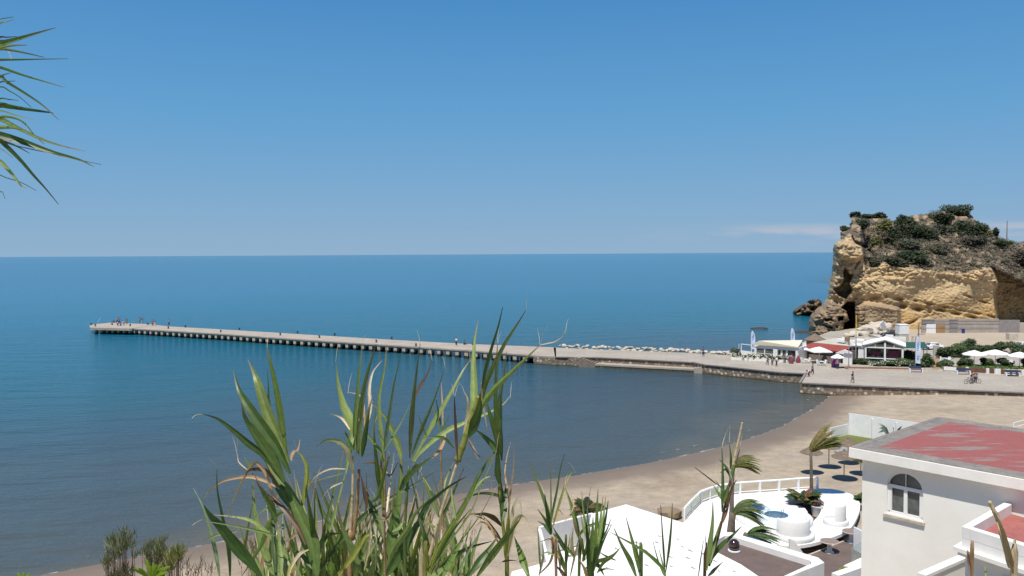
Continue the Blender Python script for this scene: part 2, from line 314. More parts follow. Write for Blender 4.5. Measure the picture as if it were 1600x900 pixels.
def m_sea():
    m, n, l, b = mk('sea_water'); g = n.new('ShaderNodeNewGeometry').outputs['Position']
    a = n.new('ShaderNodeAttribute'); a.attribute_name = 'sd'; sd = a.outputs['Fac']
    def math_(op, x, y=None, z=None):
        q = n.new('ShaderNodeMath'); q.operation = op
        for i, w in enumerate((x, y, z)):
            if w is None: continue
            if isinstance(w, (int, float)): q.inputs[i].default_value = w
            else: l.new(w, q.inputs[i])
        return q.outputs[0]
    big = noise(n, l, g, .018, 4, .55).outputs[0]
    mp2 = n.new('ShaderNodeMapping'); mp2.inputs['Rotation'].default_value = (0, 0, R(-20)); mp2.inputs['Scale'].default_value = (.0009, .006, 1); l.new(g, mp2.inputs[0])
    streak = noise(n, l, mp2.outputs[0], 1.0, 5, .6).outputs[0]
    d = math_('ADD', sd, math_('MULTIPLY', math_('SUBTRACT', big, .5), 60.0))
    dn = math_('DIVIDE', d, 400.0)
    col = ramp(n, l, dn, [(0, (.105, .100, .080)), (.012, (.066, .078, .076)), (.09, (.042, .078, .100)), (.19, (.020, .096, .134)), (.32, (.007, .108, .165)), (.65, (.006, .118, .200)), (1, (.014, .128, .225))])
    col = mix(n, l, ramp(n, l, streak, [(.42, (0, 0, 0)), (.62, (.55, .55, .55))]), col, mix(n, l, 1.0, col, (.66, .76, .82), 'MULTIPLY'))
    # foam at the very edge
    fn_ = noise(n, l, g, .9, 6, .7).outputs[0]
    fo = math_('MULTIPLY', ramp(n, l, math_('ADD', math_('MULTIPLY', sd, 1.0), .4), [(0, (0, 0, 0)), (.15, (1, 1, 1)), (.45, (1, 1, 1)), (.62, (0, 0, 0))]), ramp(n, l, fn_, [(.50, (0, 0, 0)), (.64, (.7, .7, .7))]))
    fo2 = math_('MULTIPLY', ramp(n, l, math_('MULTIPLY_ADD', big, -3.0, math_('SUBTRACT', sd, .6)), [(0, (0, 0, 0)), (.1, (1, 1, 1)), (.25, (1, 1, 1)), (.4, (0, 0, 0))]), ramp(n, l, fn_, [(.60, (0, 0, 0)), (.72, (.6, .6, .6))]))
    foam = math_('MINIMUM', math_('ADD', fo, fo2), 1.0)
    col = mix(n, l, foam, col, (.7, .72, .72)); l.new(col, b.inputs['Base Color'])
    b.inputs['IOR'].default_value = 1.33; b.inputs['Specular IOR Level'].default_value = .34
    l.new(ramp(n, l, foam, [(0, (.16,)*3), (1, (.9,)*3)]), b.inputs['Roughness'])
    # waves: wind ripples of several sizes and a low swell running along the shore
    mp3 = n.new('ShaderNodeMapping'); mp3.inputs['Rotation'].default_value = (0, 0, R(-28)); mp3.inputs['Scale'].default_value = (.45, 1.3, 1); l.new(g, mp3.inputs[0])
    w1 = noise(n, l, mp3.outputs[0], .9, 4, .6).outputs[0]; w2 = noise(n, l, mp3.outputs[0], .16, 3, .5).outputs[0]
    sw = math_('SINE', math_('MULTIPLY_ADD', w2, 9.0, math_('MULTIPLY', sd, .75)))
    near = ramp(n, l, math_('DIVIDE', sd, 120.0), [(0, (1, 1, 1)), (1, (.12, .12, .12))])
    h = math_('ADD', math_('MULTIPLY', w1, .42), math_('MULTIPLY', w2, .9)); h = math_('ADD', h, math_('MULTIPLY', math_('MULTIPLY', sw, near), .10))
    bumpn(n, l, h, .9, 1.0, b); return m
def geo(lo, hi, s, far): # graded coordinates
    a = list(np.arange(lo, hi+.1, s)); k = s
    b = [hi]
    while b[-1] < far: k *= 1.35; b.append(b[-1]+k)
    k = s; c = [lo]
    while c[-1] > -far: k *= 1.35; c.append(c[-1]-k)
    return np.array(c[:0:-1]+a+b[1:])
ysea = geo(36, 240, 2.5, 90000); ysea = ysea[ysea > -3000]
grid_mesh('sea', geo(-130, 70, 2.5, 90000), ysea, lambda X, Y: X*0, m_sea(), attrs={'sd': lambda X, Y: -shore_dist(X, Y)})

def m_sand():
    m, n, l, b = mk('beach_sand'); g = n.new('ShaderNodeNewGeometry').outputs['Position']; a = n.new('ShaderNodeAttribute'); a.attribute_name = 'sd'
    big = noise(n, l, g, .09, 6, .6).outputs[0]; mid = noise(n, l, g, .8, 7, .7).outputs[0]; fi = noise(n, l, g, 6, 6, .75).outputs[0]
    dry = ramp(n, l, big, [(.35, (.30, .24, .17)), (.5, (.365, .30, .22)), (.66, (.31, .262, .205))])
    dry = mix(n, l, .5, dry, mix(n, l, 1.0, dry, mid, 'OVERLAY')); dry = mix(n, l, .3, dry, mix(n, l, 1.0, dry, fi, 'OVERLAY'))
    q = n.new('ShaderNodeMath'); q.operation = 'MULTIPLY_ADD'; q.inputs[1].default_value = 9; l.new(big, q.inputs[0]); l.new(a.outputs['Fac'], q.inputs[2])
    q2 = n.new('ShaderNodeMath'); q2.operation = 'DIVIDE'; q2.inputs[1].default_value = 20; l.new(q.outputs[0], q2.inputs[0])
    wet = ramp(n, l, q2.outputs[0], [(.25, (1, 1, 1)), (.40, (.8, .8, .8)), (.55, (0, 0, 0))])
    col = mix(n, l, wet, dry, (.175, .135, .10)); l.new(col, b.inputs['Base Color'])
    l.new(ramp(n, l, wet, [(0, (.95,)*3), (1, (.55,)*3)]), b.inputs['Roughness']); b.inputs['Specular IOR Level'].default_value = .2
    bumpn(n, l, noise(n, l, g, 2.6, 4, .6).outputs[0], .6, .07, b, bumpn(n, l, mid, .5, .06, None)); return m
def zland(X, Y):
    s = shore_dist(X, Y); z = np.where(s < 14, .07*s, .98+.02*(s-14)); z = np.minimum(z, 1.35)
    z = np.maximum(z, -3)
    r = np.sqrt(X**2+np.maximum(Y+1, 0)**2*1.0+np.where(Y < 0, 0, 0)); r = np.where(Y < 1, np.maximum(Y+1, 0), np.sqrt((Y+1)**2+(np.maximum(np.abs(X)-18, 0))**2))
    hill = 19.9-np.maximum(r-2.3, 0)*.78; hill = hill-np.clip(r-3, 0, 5)*.12
    return np.where(hill > z, hill, z)+(np.vectorize(lambda x, y: mnoise.noise((x*.35, y*.35, 0)))(X, Y)*.06)*(s > 2)
gx = np.concatenate([np.arange(-300, -60, 12), np.arange(-60, 90, 1.2), np.arange(90, 300, 10)]); gy = np.concatenate([np.arange(-150, -4, 10), np.arange(-4, 10, 1.), np.arange(10, 128, 1.2), np.arange(128, 300, 12)])
grid_mesh('ground', gx, gy, lambda X, Y: np.where((Y > 140) & (X < 62), -3, zland(X, Y)), m_sand(), attrs={'sd': shore_dist})

# promenade slab with rubble quay walls
qf = [(867, 557), (940, 558), (1085, 565.5), (1102, 569), (1130, 571.5), (1220, 581), (1262, 583)]
Q = [G(x, y, DZ).xy for x, y in qf]; step = G(1253, 597.5, DZ).xy; Q2 = [step]+[G(x, y, DZ).xy for x, y in [(1370, 603), (1480, 607.5), (1600, 612.5)]]; Q2.append(Q2[-1]+(Q2[-1]-Q2[-2])*3)
rec0 = G(935, 558, DZ).xy; rec1 = G(1100, 568.5, DZ).xy
BK = [G(x, y, DZ).xy for x, y in [(865, 543), (970, 547.5), (1070, 551), (1140, 555)]]
slab = Q+Q2+[Vector((230, 120)), Vector((230, 212)), Vector((96, 212)), Vector((80, 200)), Vector((72, 188)), Vector((63, 174)), Vector((52, 162))]+BK[::-1]
struct(MB().prism(slab, DZ-.30, DZ), 'promenade', M['prom'])
core = MB()
inn = [Vector(p) for p in slab]
allq = Q+Q2
wl = MB()
for a, b in zip(allq[:-1], allq[1:]):
    wl.wall(a+(b-a).normalized()*0, b, .5, -1.5, DZ-.302)
for o in [tag(wl.build('quay_wall', M['stone']), 'long brown rubble stone quay wall rising from the bay and the beach', 'quay wall')]: pass
kb = MB()
for a, b in zip(allq[:-1], allq[1:]):
    n_ = Vector((b.y-a.y, a.x-b.x)).normalized(); kb.wall(a+n_*.28, b+n_*.28, .36, DZ-.16, DZ+.012)
tag(kb.build('coping', M['grey_screed']), 'dark weathered kerb edging the top of the stone quay', 'kerb')
# low landing with steps, in front of the quay
la, lb = G(936, 566, .75).xy, G(1088, 573.8, .75).xy; na = (lb-la).normalized(); nn = Vector((na.y, -na.x))
lt = thing('boat_landing', 'low concrete landing ledge with steps at both ends below the promenade wall', 'landing', (la.x, la.y, 0))
MB().prism([la-nn*.6, lb-nn*.6, lb+nn*2.5, la+nn*2.5], .45, .75).build('ledge', M['concrete'], lt)
MB().prism([la-nn*.6, lb-nn*.6, lb+nn*2.4, la+nn*2.4], -1.2, .448).build('ledge_face', M['stone'], lt)
for base_, dr, m_, nm in ((la, -na, 'wood', 'steps'), (lb, na, 'concrete', 'steps')):
    stp = MB()
    for i in range(6):
        a_, b_ = base_+dr*(.55*i), base_+dr*(.55*(i+1)); stp.prism([a_-nn*.6, b_-nn*.6, b_+nn*2.4, a_+nn*2.4], -1.2, .75+.165*(i+1))
    stp.build(nm, M[m_], lt)
a_ = la-na*3.3; MB().prism([a_-nn*.5, a_+nn*2.4, a_-na*6+nn*1.2, a_-na*6-nn*.5], -1.2, DZ-.01).build('quay_end', M['stone'], lt)
# car park and back road patch
struct(MB().prism([(84, 153), (150, 132), (200, 150), (200, 206), (92, 206), (86, 180)], DZ-.2, DZ+.006), 'car_park', mat('car_park_gravel', (.42, .345, .26), (.36, .30, .23), .3, .95, .2, 3, .02, .3))

# ---------------------------------------------------------------- pier
FR = [(-104.4, 218.5), (-74.1, 202.2), (-54, 189.9), (-41.2, 182.6), (-27.7, 174.9), (-9.4, 164.3), (0, 158.2), (5, 154.6), (8.4, 153.1)]
BKL = [(9.2, 168.2), (-9.9, 175.6), (-28.1, 185.2), (-43.8, 194.2), (-72.9, 211), (-96.6, 224), (-103, 229.5)]
pier = thing('pier', 'long narrow concrete pier on rows of pillars reaching out into the sea', 'pier', (8, 160, 0))
MB().prism(FR+BKL, DZ-.28, DZ).build('deck', M['concrete'], pier)
hd = [(-116.8, 220.8), (-104.2, 217.2), (-103.6, 217.4), (-102.6, 229.9), (-119.6, 237.2), (-121.6, 229.5)]
MB().prism(hd, DZ-.55, DZ+.06).build('pier_head', M['concrete'], pier)
bm_ = MB()
for a, b in zip(FR[:-1], FR[1:]): bm_.wall((a[0]+.1, a[1]+.35), (b[0]+.1, b[1]+.35), .35, DZ-.62, DZ-.282)
bm_.build('edge_beam', M['concrete'], pier)
fa, fb = Vector(FR[0]), Vector((5.6, 154.3)); ax = (fb-fa).normalized(); ay = Vector((-ax.y, ax.x)); nb = 55
ang = math.atan2(ax.y, ax.x)
def front_at(t):
    x = fa.x+(fb.x-fa.x)*t
    for (x0, y0), (x1, y1) in zip(FR[:-1], FR[1:]):
        if x0-.01 <= x <= x1+.01: return Vector((x, y0+(y1-y0)*(x-x0)/(x1-x0)))
    return Vector((x, 154.4))
for i in range(nb):
    p = front_at((i+.4)/nb); w = random.uniform(.75, .95)
    pl = MB().box((p.x+ay.x*.55, p.y+ay.y*.55, -.35), (w, .9, 3.0), ang)
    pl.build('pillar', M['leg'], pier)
bk = MB()
for i in range(nb):
    p = front_at((i+.4)/nb)
    for q in (3.6, 7.4): bk.box((p.x+ay.x*q, p.y+ay.y*q, -.35), (.7, .8, 3.0), ang)
    if i < 30: bk.box((p.x+ay.x*4, p.y+ay.y*4, DZ-.52), (.7, 7, .46), ang)
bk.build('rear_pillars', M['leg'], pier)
# dark walls standing in for the shade under the outer half and the root
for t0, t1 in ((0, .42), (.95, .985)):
    a, b = front_at(t0), front_at(t1); MB().wall(a+ay*4.8, b+ay*4.8, .6, -1.5, DZ-.3).build('shade_wall', M['iron'], pier)
for i in range(7):
    t = (i+.5)/7; x = -116.8+(12.6)*t; y = 220.8-3.6*t
    MB().box((x+.5, y+.9, -.35), (.55, .8, 2.9), -.28).build('pillar', M['leg'], pier)
MB().prism([(-115, 222.5), (-105, 219.8), (-104.5, 226), (-117, 232)], -1.5, DZ-.56).build('shade_wall', M['iron'], pier)  # dark block in place of the shade below the pier head
MB().prism([(4.2, 155.0), (8.6, 152.7), (9.3, 168), (6.5, 169)], -1.5, DZ-.32).build('abutment', M['stone'], pier)

bo = thing('bollard', '', 'bollard', (0, 0, 0), world_parts=False)
MB().lathe((0, 0, 0), [(.22, 0), (.16, .08), (.13, .38), (.24, .46), (.24, .56), (.12, .62), (0, .62)], 14).build('post', M['iron'], bo, True)
MB().lathe((0, 0, 0), [(.34, 0), (.34, .05), (0, .05)], 14).build('base_plate', M['iron'], bo, True)
bl = [(142.5, 508, 1), (149, 510, 1), (203.5, 509.5, 1), (231, 507.5, 1), (178, 503.8, 1), (263, 513.5, 0), (345, 519, 0), (438, 524, 0), (499, 528, 0), (374, 515.5, 0), (465, 520.8, 0), (290, 511.6, 0), (523, 524.5, 0), (612, 530, 0), (650, 541, 0), (588, 535, 0)]
for i, (x, y, h) in enumerate(bl):
    p = G(x, y, DZ+(.06 if h else 0)); where = 'on the wide head at the far end of the pier' if h else 'along the edge of the pier deck'
    o = bo if i == 0 else dup(bo, p); o.location = p; o['label'] = 'small dark iron mooring bollard '+where; o['group'] = 'mooring bollards '+where

# ---------------------------------------------------------------- boulders
def rock_mesh(seed, mname, col=None, sub=2, k=.35):
    bm = bmesh.new(); bmesh.ops.create_icosphere(bm, subdivisions=sub, radius=1)
    for v in bm.verts:
        d = v.co.normalized(); q = mnoise.noise(d*1.3+Vector((seed*3.1, 0, 0)))*k+mnoise.noise(d*3+Vector((0, seed*2.3, 0)))*k*.4; v.co = d*(1+q)
        v.co = Vector([math.copysign(abs(c)**.8, c) for c in v.co])
    me = bpy.data.meshes.new('boulder'); bm.to_mesh(me); bm.free(); me.materials.append(M[mname]); return me
RM = [rock_mesh(i, 'boulder') for i in range(6)]
edge = [G(x, y, .9).xy for x, y in [(872, 545.5), (920, 547.5), (970, 549.5), (1020, 551), (1070, 554), (1110, 556), (1142, 558)]]
def place_rocks(line, n, s0, s1, label, grp, z=1.5, wid=1.0):
    for i in range(n):
        t = (i+random.random()*.6)/n*(len(line)-1); k = int(min(t, len(line)-1.001)); p = line[k]+(line[k+1]-line[k])*(t-k)
        o = bpy.data.objects.new('boulder', RM[i % 6]); COL.objects.link(o); s = random.uniform(s0, s1)
        o.location = (p.x+random.uniform(-.3, .3), p.y+random.uniform(0, wid), z+random.uniform(-.25, .15)); o.scale = (s*random.uniform(.9, 1.6), s, s*random.uniform(.5, .8)); o.rotation_euler = (random.uniform(-.3, .3), random.uniform(-.3, .3), random.uniform(0, 6))
        tag(o, label, 'boulder', grp)
place_rocks([p+Vector((.3, .9)) for p in edge], 62, .26, .55, 'pale boulder in the riprap along the seaward edge of the promenade', 'riprap boulders on the seaward edge')
place_rocks([p+Vector((.6, 2.6)) for p in edge], 30, .35, .65, 'pale boulder in the riprap along the seaward edge of the promenade', 'riprap boulders on the seaward edge', .7)
bline = [G(1325, 524, 2.2).xy, G(1350, 519, 2.6).xy, G(1375, 516, 2.8).xy, G(1392, 513, 3).xy]
for k, zz in enumerate((2.2, 3.0, 3.6)):
    place_rocks([p+Vector((0, k*1.5)) for p in bline[k:]] if k < 2 else [bline[2]+Vector((0, 3)), bline[3]+Vector((0, 3))], 14-4*k, .7, 1.5, 'pale boulder heaped at the foot of the cliff behind the white cafe', 'boulders heaped behind the white cafe', zz, 2)

# ================================================================ CLIFF
def pdist(X, Y, poly):
    """signed distance in pixels, positive inside"""
    inside = np.zeros(X.shape, bool); best = np.full(X.shape, 1e9); n = len(poly)
    for i in range(n):
        ax, ay = poly[i]; bx, by = poly[(i+1) % n]; dx, dy = bx-ax, by-ay
        t = np.clip(((X-ax)*dx+(Y-ay)*dy)/(dx*dx+dy*dy+1e-9), 0, 1); best = np.minimum(best, np.hypot(X-ax-t*dx, Y-ay-t*dy))
        c = ((ay > Y) != (by > Y)) & (X < (bx-ax)*(Y-ay)/(by-ay+1e-9)+ax); inside ^= c
    return np.where(inside, best, -best)
SIL = [(1262, 540), (1263, 510), (1265, 495), (1272, 486), (1284, 477), (1292, 466), (1294, 451), (1297, 440), (1299, 425), (1301, 405), (1301, 390), (1303, 381), (1313, 373), (1313, 362), (1327, 356), (1329, 343), (1332, 337), (1345, 340), (1375, 340), (1397, 345), (1420, 337), (1440, 334), (1460, 331), (1483, 327), (1496, 325), (1508, 328), (1518, 335), (1533, 352), (1553, 361), (1560, 370), (1587, 379), (1600, 377), (1650, 372), (1740, 366), (1760, 372), (1760, 540)]
EX = [1255, 1300, 1330, 1345, 1352, 1380, 1420, 1440, 1470, 1500, 1530, 1545, 1560, 1600, 1700, 1760]; EYp = [372, 378, 372, 385, 424, 414, 420, 423, 427, 430, 424, 420, 428, 443, 450, 450]
def cdepth(X, Y):
    D = 203+0*X
    D = D+np.interp(X, [1255, 1275, 1300, 1345, 1420, 1550, 1600, 1760], [7, 3, 1, 0, 0, 3, 4, 2])
    E = np.interp(X, EX, EYp); up = np.maximum(E-Y, 0); D = D+up*.16*1.55
    sm = lambda poly, fall: np.clip(pdist(X, Y, poly)/fall, 0, 1)
    D += 6*sm([(1320, 415), (1328, 428), (1334, 428), (1328, 443), (1333, 454), (1322, 468), (1310, 463), (1300, 451), (1312, 446), (1318, 436), (1316, 425)], 3)   # shaded bight in the nose
    D += 3.5*sm([(1302, 414), (1306, 412), (1306, 424), (1302, 432)], 3)
    D += 13*sm([(1324, 471), (1336, 470), (1337, 512), (1331, 519), (1317, 518), (1318, 504), (1326, 500), (1322, 486), (1314, 481)], 3)         # sea cave
    D += 7*sm([(1309, 494), (1319, 494), (1318, 501), (1309, 502)], 2); D += 2.5*sm([(1288, 498), (1301, 496), (1302, 502), (1290, 503)], 2); D += 2.5*sm([(1280, 506), (1302, 510), (1300, 514), (1288, 510)], 2)
    D += 3*sm([(1304, 508), (1310, 509), (1308, 513)], 1.5)
    D += 12*sm([(1548, 416), (1575, 428), (1610, 444), (1770, 470), (1770, 545), (1560, 545), (1556, 500), (1551, 455), (1558, 442)], 5)    # big shaded hollow on the right
    D += 6*sm([(1329, 361), (1336, 375), (1350, 380), (1372, 398), (1366, 402), (1348, 388), (1336, 382), (1330, 372)], 4)                       # gully
    D += 3*sm([(1366, 372), (1395, 372), (1410, 392), (1380, 398)], 4)
    D -= 4.5*np.sqrt(np.clip(pdist(X, Y, [(1262, 540), (1263, 505), (1266, 493), (1284, 478), (1300, 468), (1314, 480), (1320, 500), (1318, 540)])/16, 0, 1))
    D -= 3*sm([(1336, 540), (1337, 478), (1352, 470), (1380, 474), (1407, 480), (1408, 500), (1404, 540)], 6)        # leaning slab
    D -= 2.5*sm([(1303, 382), (1316, 374), (1334, 376), (1366, 402), (1345, 410), (1330, 412), (1305, 402)], 8)
    for (x0, y0, x1, y1, w, dd) in [(1408, 478, 1450, 486, 6, 3.5), (1450, 480, 1552, 503, 3.5, 2.6), (1430, 470, 1560, 497, 2.5, 1.8), (1505, 460, 1548, 476, 2.2, 1.8), (1385, 462, 1408, 468, 4, 3), (1350, 466, 1375, 464, 4, 2), (1408, 510, 1450, 494, 3, 2.2), (1340, 430, 1368, 452, 1.6, 1.0), (1352, 428, 1380, 452, 1.6, 1.2), (1387, 422, 1390, 440, 1.5, 1.2), (1336, 418, 1345, 404, 3, 2)]:
        dx, dy = x1-x0, y1-y0; t = np.clip(((X-x0)*dx+(Y-y0)*dy)/(dx*dx+dy*dy), 0, 1); q = np.hypot(X-x0-t*dx, Y-y0-t*dy); D += dd*.62*np.clip(1-q/(w*1.25), 0, 1)*(.55+.45*np.sin(X*.23+Y*.1+x0))
    s = np.clip(pdist(X, Y, SIL), 0, None); D += 9*(1-np.clip(s/9, 0, 1))**2*np.interp(X, [1290, 1340, 1400], [1, .7, .2])
    return D
def cnoise(X, Y):
    out = np.zeros(X.shape)
    for i in np.ndindex(X.shape):
        x, y = X[i]*.16, Y[i]*.16; f = Y[i] > np.interp(X[i], EX, EYp)
        n1 = mnoise.noise((x*.12, y*.16, 3)); n2 = mnoise.noise((x*.4, y*.5, 7)); v = mnoise.voronoi((x*.42+n2, y*.75, 5))[0]; n3 = mnoise.noise((x*1.6, y*2.2, 9))
        bl = (v[1]-v[0])
        smo = 1 if not (Y[i] > 440 and 1352 < X[i] < 1556) else .22
        if f is False or not f: smo = .7
        out[i] = n1*2.2+n2*.8*smo-min(bl, .5)*1.5*smo+n3*.40*(.3+.7*smo)+(.35*n3 if not f else 0)
    return out
_c = {}
def cliff_pt(px, py, off=0.0):
    X = np.array([[float(px)]]); Y = np.array([[float(py)]]); return P(px, py, float((cdepth(X, Y)+cnoise(X, Y))[0, 0])-off)
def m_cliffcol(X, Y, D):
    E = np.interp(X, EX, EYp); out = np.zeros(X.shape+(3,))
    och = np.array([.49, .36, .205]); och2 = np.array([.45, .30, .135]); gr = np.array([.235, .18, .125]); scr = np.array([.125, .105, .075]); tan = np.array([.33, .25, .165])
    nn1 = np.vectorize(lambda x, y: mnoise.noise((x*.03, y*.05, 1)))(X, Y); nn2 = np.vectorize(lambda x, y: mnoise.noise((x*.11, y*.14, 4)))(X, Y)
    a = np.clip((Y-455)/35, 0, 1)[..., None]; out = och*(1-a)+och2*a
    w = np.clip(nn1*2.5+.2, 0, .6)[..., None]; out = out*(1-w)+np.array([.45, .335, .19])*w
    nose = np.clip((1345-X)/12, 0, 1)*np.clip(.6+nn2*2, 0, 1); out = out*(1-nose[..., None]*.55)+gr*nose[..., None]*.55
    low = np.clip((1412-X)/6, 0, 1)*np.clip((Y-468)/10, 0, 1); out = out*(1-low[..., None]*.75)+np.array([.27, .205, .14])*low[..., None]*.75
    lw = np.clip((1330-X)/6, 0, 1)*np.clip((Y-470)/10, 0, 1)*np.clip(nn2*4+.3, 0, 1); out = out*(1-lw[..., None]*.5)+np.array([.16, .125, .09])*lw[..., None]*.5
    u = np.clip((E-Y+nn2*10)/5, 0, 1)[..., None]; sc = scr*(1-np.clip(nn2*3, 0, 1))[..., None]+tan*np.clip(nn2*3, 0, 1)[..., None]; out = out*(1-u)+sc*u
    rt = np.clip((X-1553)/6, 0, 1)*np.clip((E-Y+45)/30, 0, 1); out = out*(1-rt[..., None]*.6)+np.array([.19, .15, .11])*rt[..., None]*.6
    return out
def build_cliff():
    xs = np.arange(1256, 1762, 1.3); ys = np.arange(322, 541, 1.3); X, Y = np.meshgrid(xs, ys)
    jag = np.vectorize(lambda x, y: mnoise.noise((x*.22, y*.22, 2))*1.6+mnoise.noise((x*.6, y*.6, 5))*.7)(X, Y)
    ins = pdist(X, Y, SIL)+jag > 0
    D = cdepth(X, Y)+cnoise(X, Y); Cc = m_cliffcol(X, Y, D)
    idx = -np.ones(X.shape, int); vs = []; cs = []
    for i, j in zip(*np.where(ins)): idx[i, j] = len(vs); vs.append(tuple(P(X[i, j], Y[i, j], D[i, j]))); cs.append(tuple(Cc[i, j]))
    fs = []; E_ = {}
    for i in range(X.shape[0]-1):
        for j in range(X.shape[1]-1):
            q = [idx[i, j], idx[i+1, j], idx[i+1, j+1], idx[i, j+1]]
            if min(q) >= 0: fs.append(tuple(q))
    for f in fs:
        for k in range(4):
            a, b = f[k], f[(k+1) % 4]
            if (b, a) in E_: del E_[(b, a)]
            else: E_[(a, b)] = 1
    # the body of the headland behind the face: the boundary carried back, level, in steps
    bmap = {}
    def back(i, k):
        if (i, k) not in bmap:
            v = Vector(vs[i]); dy = (0, 6, 20, 60)[k]; q = v+Vector((dy*.45, dy, 0)); q.z = q.z*(1-.0015*dy*k)+mnoise.noise(q*.2)*.8; bmap[(i, k)] = len(vs); vs.append(tuple(q)); cs.append(tuple(np.array(cs[i])*.9))
        return bmap[(i, k)]
    for (a, b) in list(E_):
        pa, pb = a, b
        for k in (1, 2, 3):
            qa, qb = back(a, k), back(b, k); fs.append((pb, pa, qa, qb)); pa, pb = qa, qb
    mb = MB(); mb.v = vs; mb.f = fs; mb.c = cs
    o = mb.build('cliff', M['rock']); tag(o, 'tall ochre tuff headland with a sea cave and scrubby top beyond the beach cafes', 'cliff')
build_cliff()
# offshore rock stack
def rough_rock(name, pts, label, cat, col, back_=6, z0=-1, y0=275):
    xs = np.arange(min(p[0] for p in pts)-1, max(p[0] for p in pts)+1, .8); ys = np.arange(min(p[1] for p in pts)-1, max(p[1] for p in pts)+1, .8)
    X, Y = np.meshgrid(xs, ys); s = pdist(X, Y, pts); idx = -np.ones(X.shape, int); vs = []; cs = []
    for i, j in zip(*np.where(s > 0)):
        n1 = mnoise.noise((X[i, j]*.15, Y[i, j]*.2, 3)); n2 = mnoise.noise((X[i, j]*.5, Y[i, j]*.6, 3)); d = y0-6*math.sqrt(min(s[i, j]/9, 1))+n1*5+n2*1.5
        if 1258 < X[i, j] < 1272 and 471 < Y[i, j] < 486: d += 4
        idx[i, j] = len(vs); vs.append(tuple(P(X[i, j], Y[i, j], d))); k = .8+.5*n1+.4*n2; cs.append(tuple(c*k for c in col))
    fs = []; E_ = {}
    for i in range(X.shape[0]-1):
        for j in range(X.shape[1]-1):
            q = [idx[i, j], idx[i+1, j], idx[i+1, j+1], idx[i, j+1]]
            if min(q) >= 0: fs.append(tuple(q))
    for f in fs:
        for k in range(4):
            a, b = f[k], f[(k+1) % 4]
            if (b, a) in E_: del E_[(b, a)]
            else: E_[(a, b)] = 1
    bmap = {}
    def back(i):
        if i not in bmap: bmap[i] = len(vs); vs.append((vs[i][0]+3, vs[i][1]+back_+4, vs[i][2]*.85)); cs.append(cs[i])
        return bmap[i]
    for (a, b) in list(E_): fs.append((b, a, back(a), back(b)))
    mb = MB(); mb.v = vs; mb.f = fs; mb.c = cs; tag(mb.build(name, M['rock']), label, cat)
rough_rock('sea_stack', [(1240, 493.5), (1241, 488), (1250, 480), (1262, 474), (1266, 469), (1272, 467), (1281, 467), (1284, 471), (1284, 476), (1292, 480), (1290, 495), (1270, 494)], 'small brown rock standing in the sea just left of the headland', 'rock', (.22, .165, .11))
for k, (x, y, s) in enumerate([(1187, 513.5, 1.6), (1262, 519.5, 2.2), (1250, 519, 1.3)]):
    o = bpy.data.objects.new('reef_rock', rock_mesh(20+k, 'iron')); COL.objects.link(o); p = G(x, y, 0); o.location = p-Vector((0, 0, .1)); o.scale = (s*1.5, s*1.2, .45)
    tag(o, ['dark flat reef rock awash beyond the white pavilion', 'dark low reef rock touching the foot of the headland', 'small dark reef rock awash left of the headland foot'][k], 'rock')

# ---- vegetation on the headland
def leaf_thing(name, label, cat, loc, r, n, size, col, grp=None, seed=0, trunk=True, lumps=7, base=None):
    b = Vector(base if base is not None else (loc[0], loc[1], loc[2]-(r if isinstance(r, (int, float)) else r[2]))); t = thing(name, label, cat, b, 0, grp)
    MB().blob(loc, r, int(n*2.2), size*.85, col, seed=seed, lumps=lumps).build('crown', M['foliage'], t)
    if trunk:
        tb = MB(); h = Vector(loc)-b; rn = random.Random(seed)
        for k in range(3): tb.tube([b-Vector((0, 0, .3)), b+h*.5+Vector((rn.uniform(-.2, .2), rn.uniform(-.2, .2), 0))*h.length*.5, b+h+Vector((rn.uniform(-.4, .4), rn.uniform(-.4, .4), 0))*h.length*.6], [.07*h.length**.5, .05*h.length**.5, .02], 5)
        tb.build('stem', M['trunk'], t)
    return t
DG = (.035, .05, .022); OG = (.10, .095, .06); YG = (.17, .17, .06)
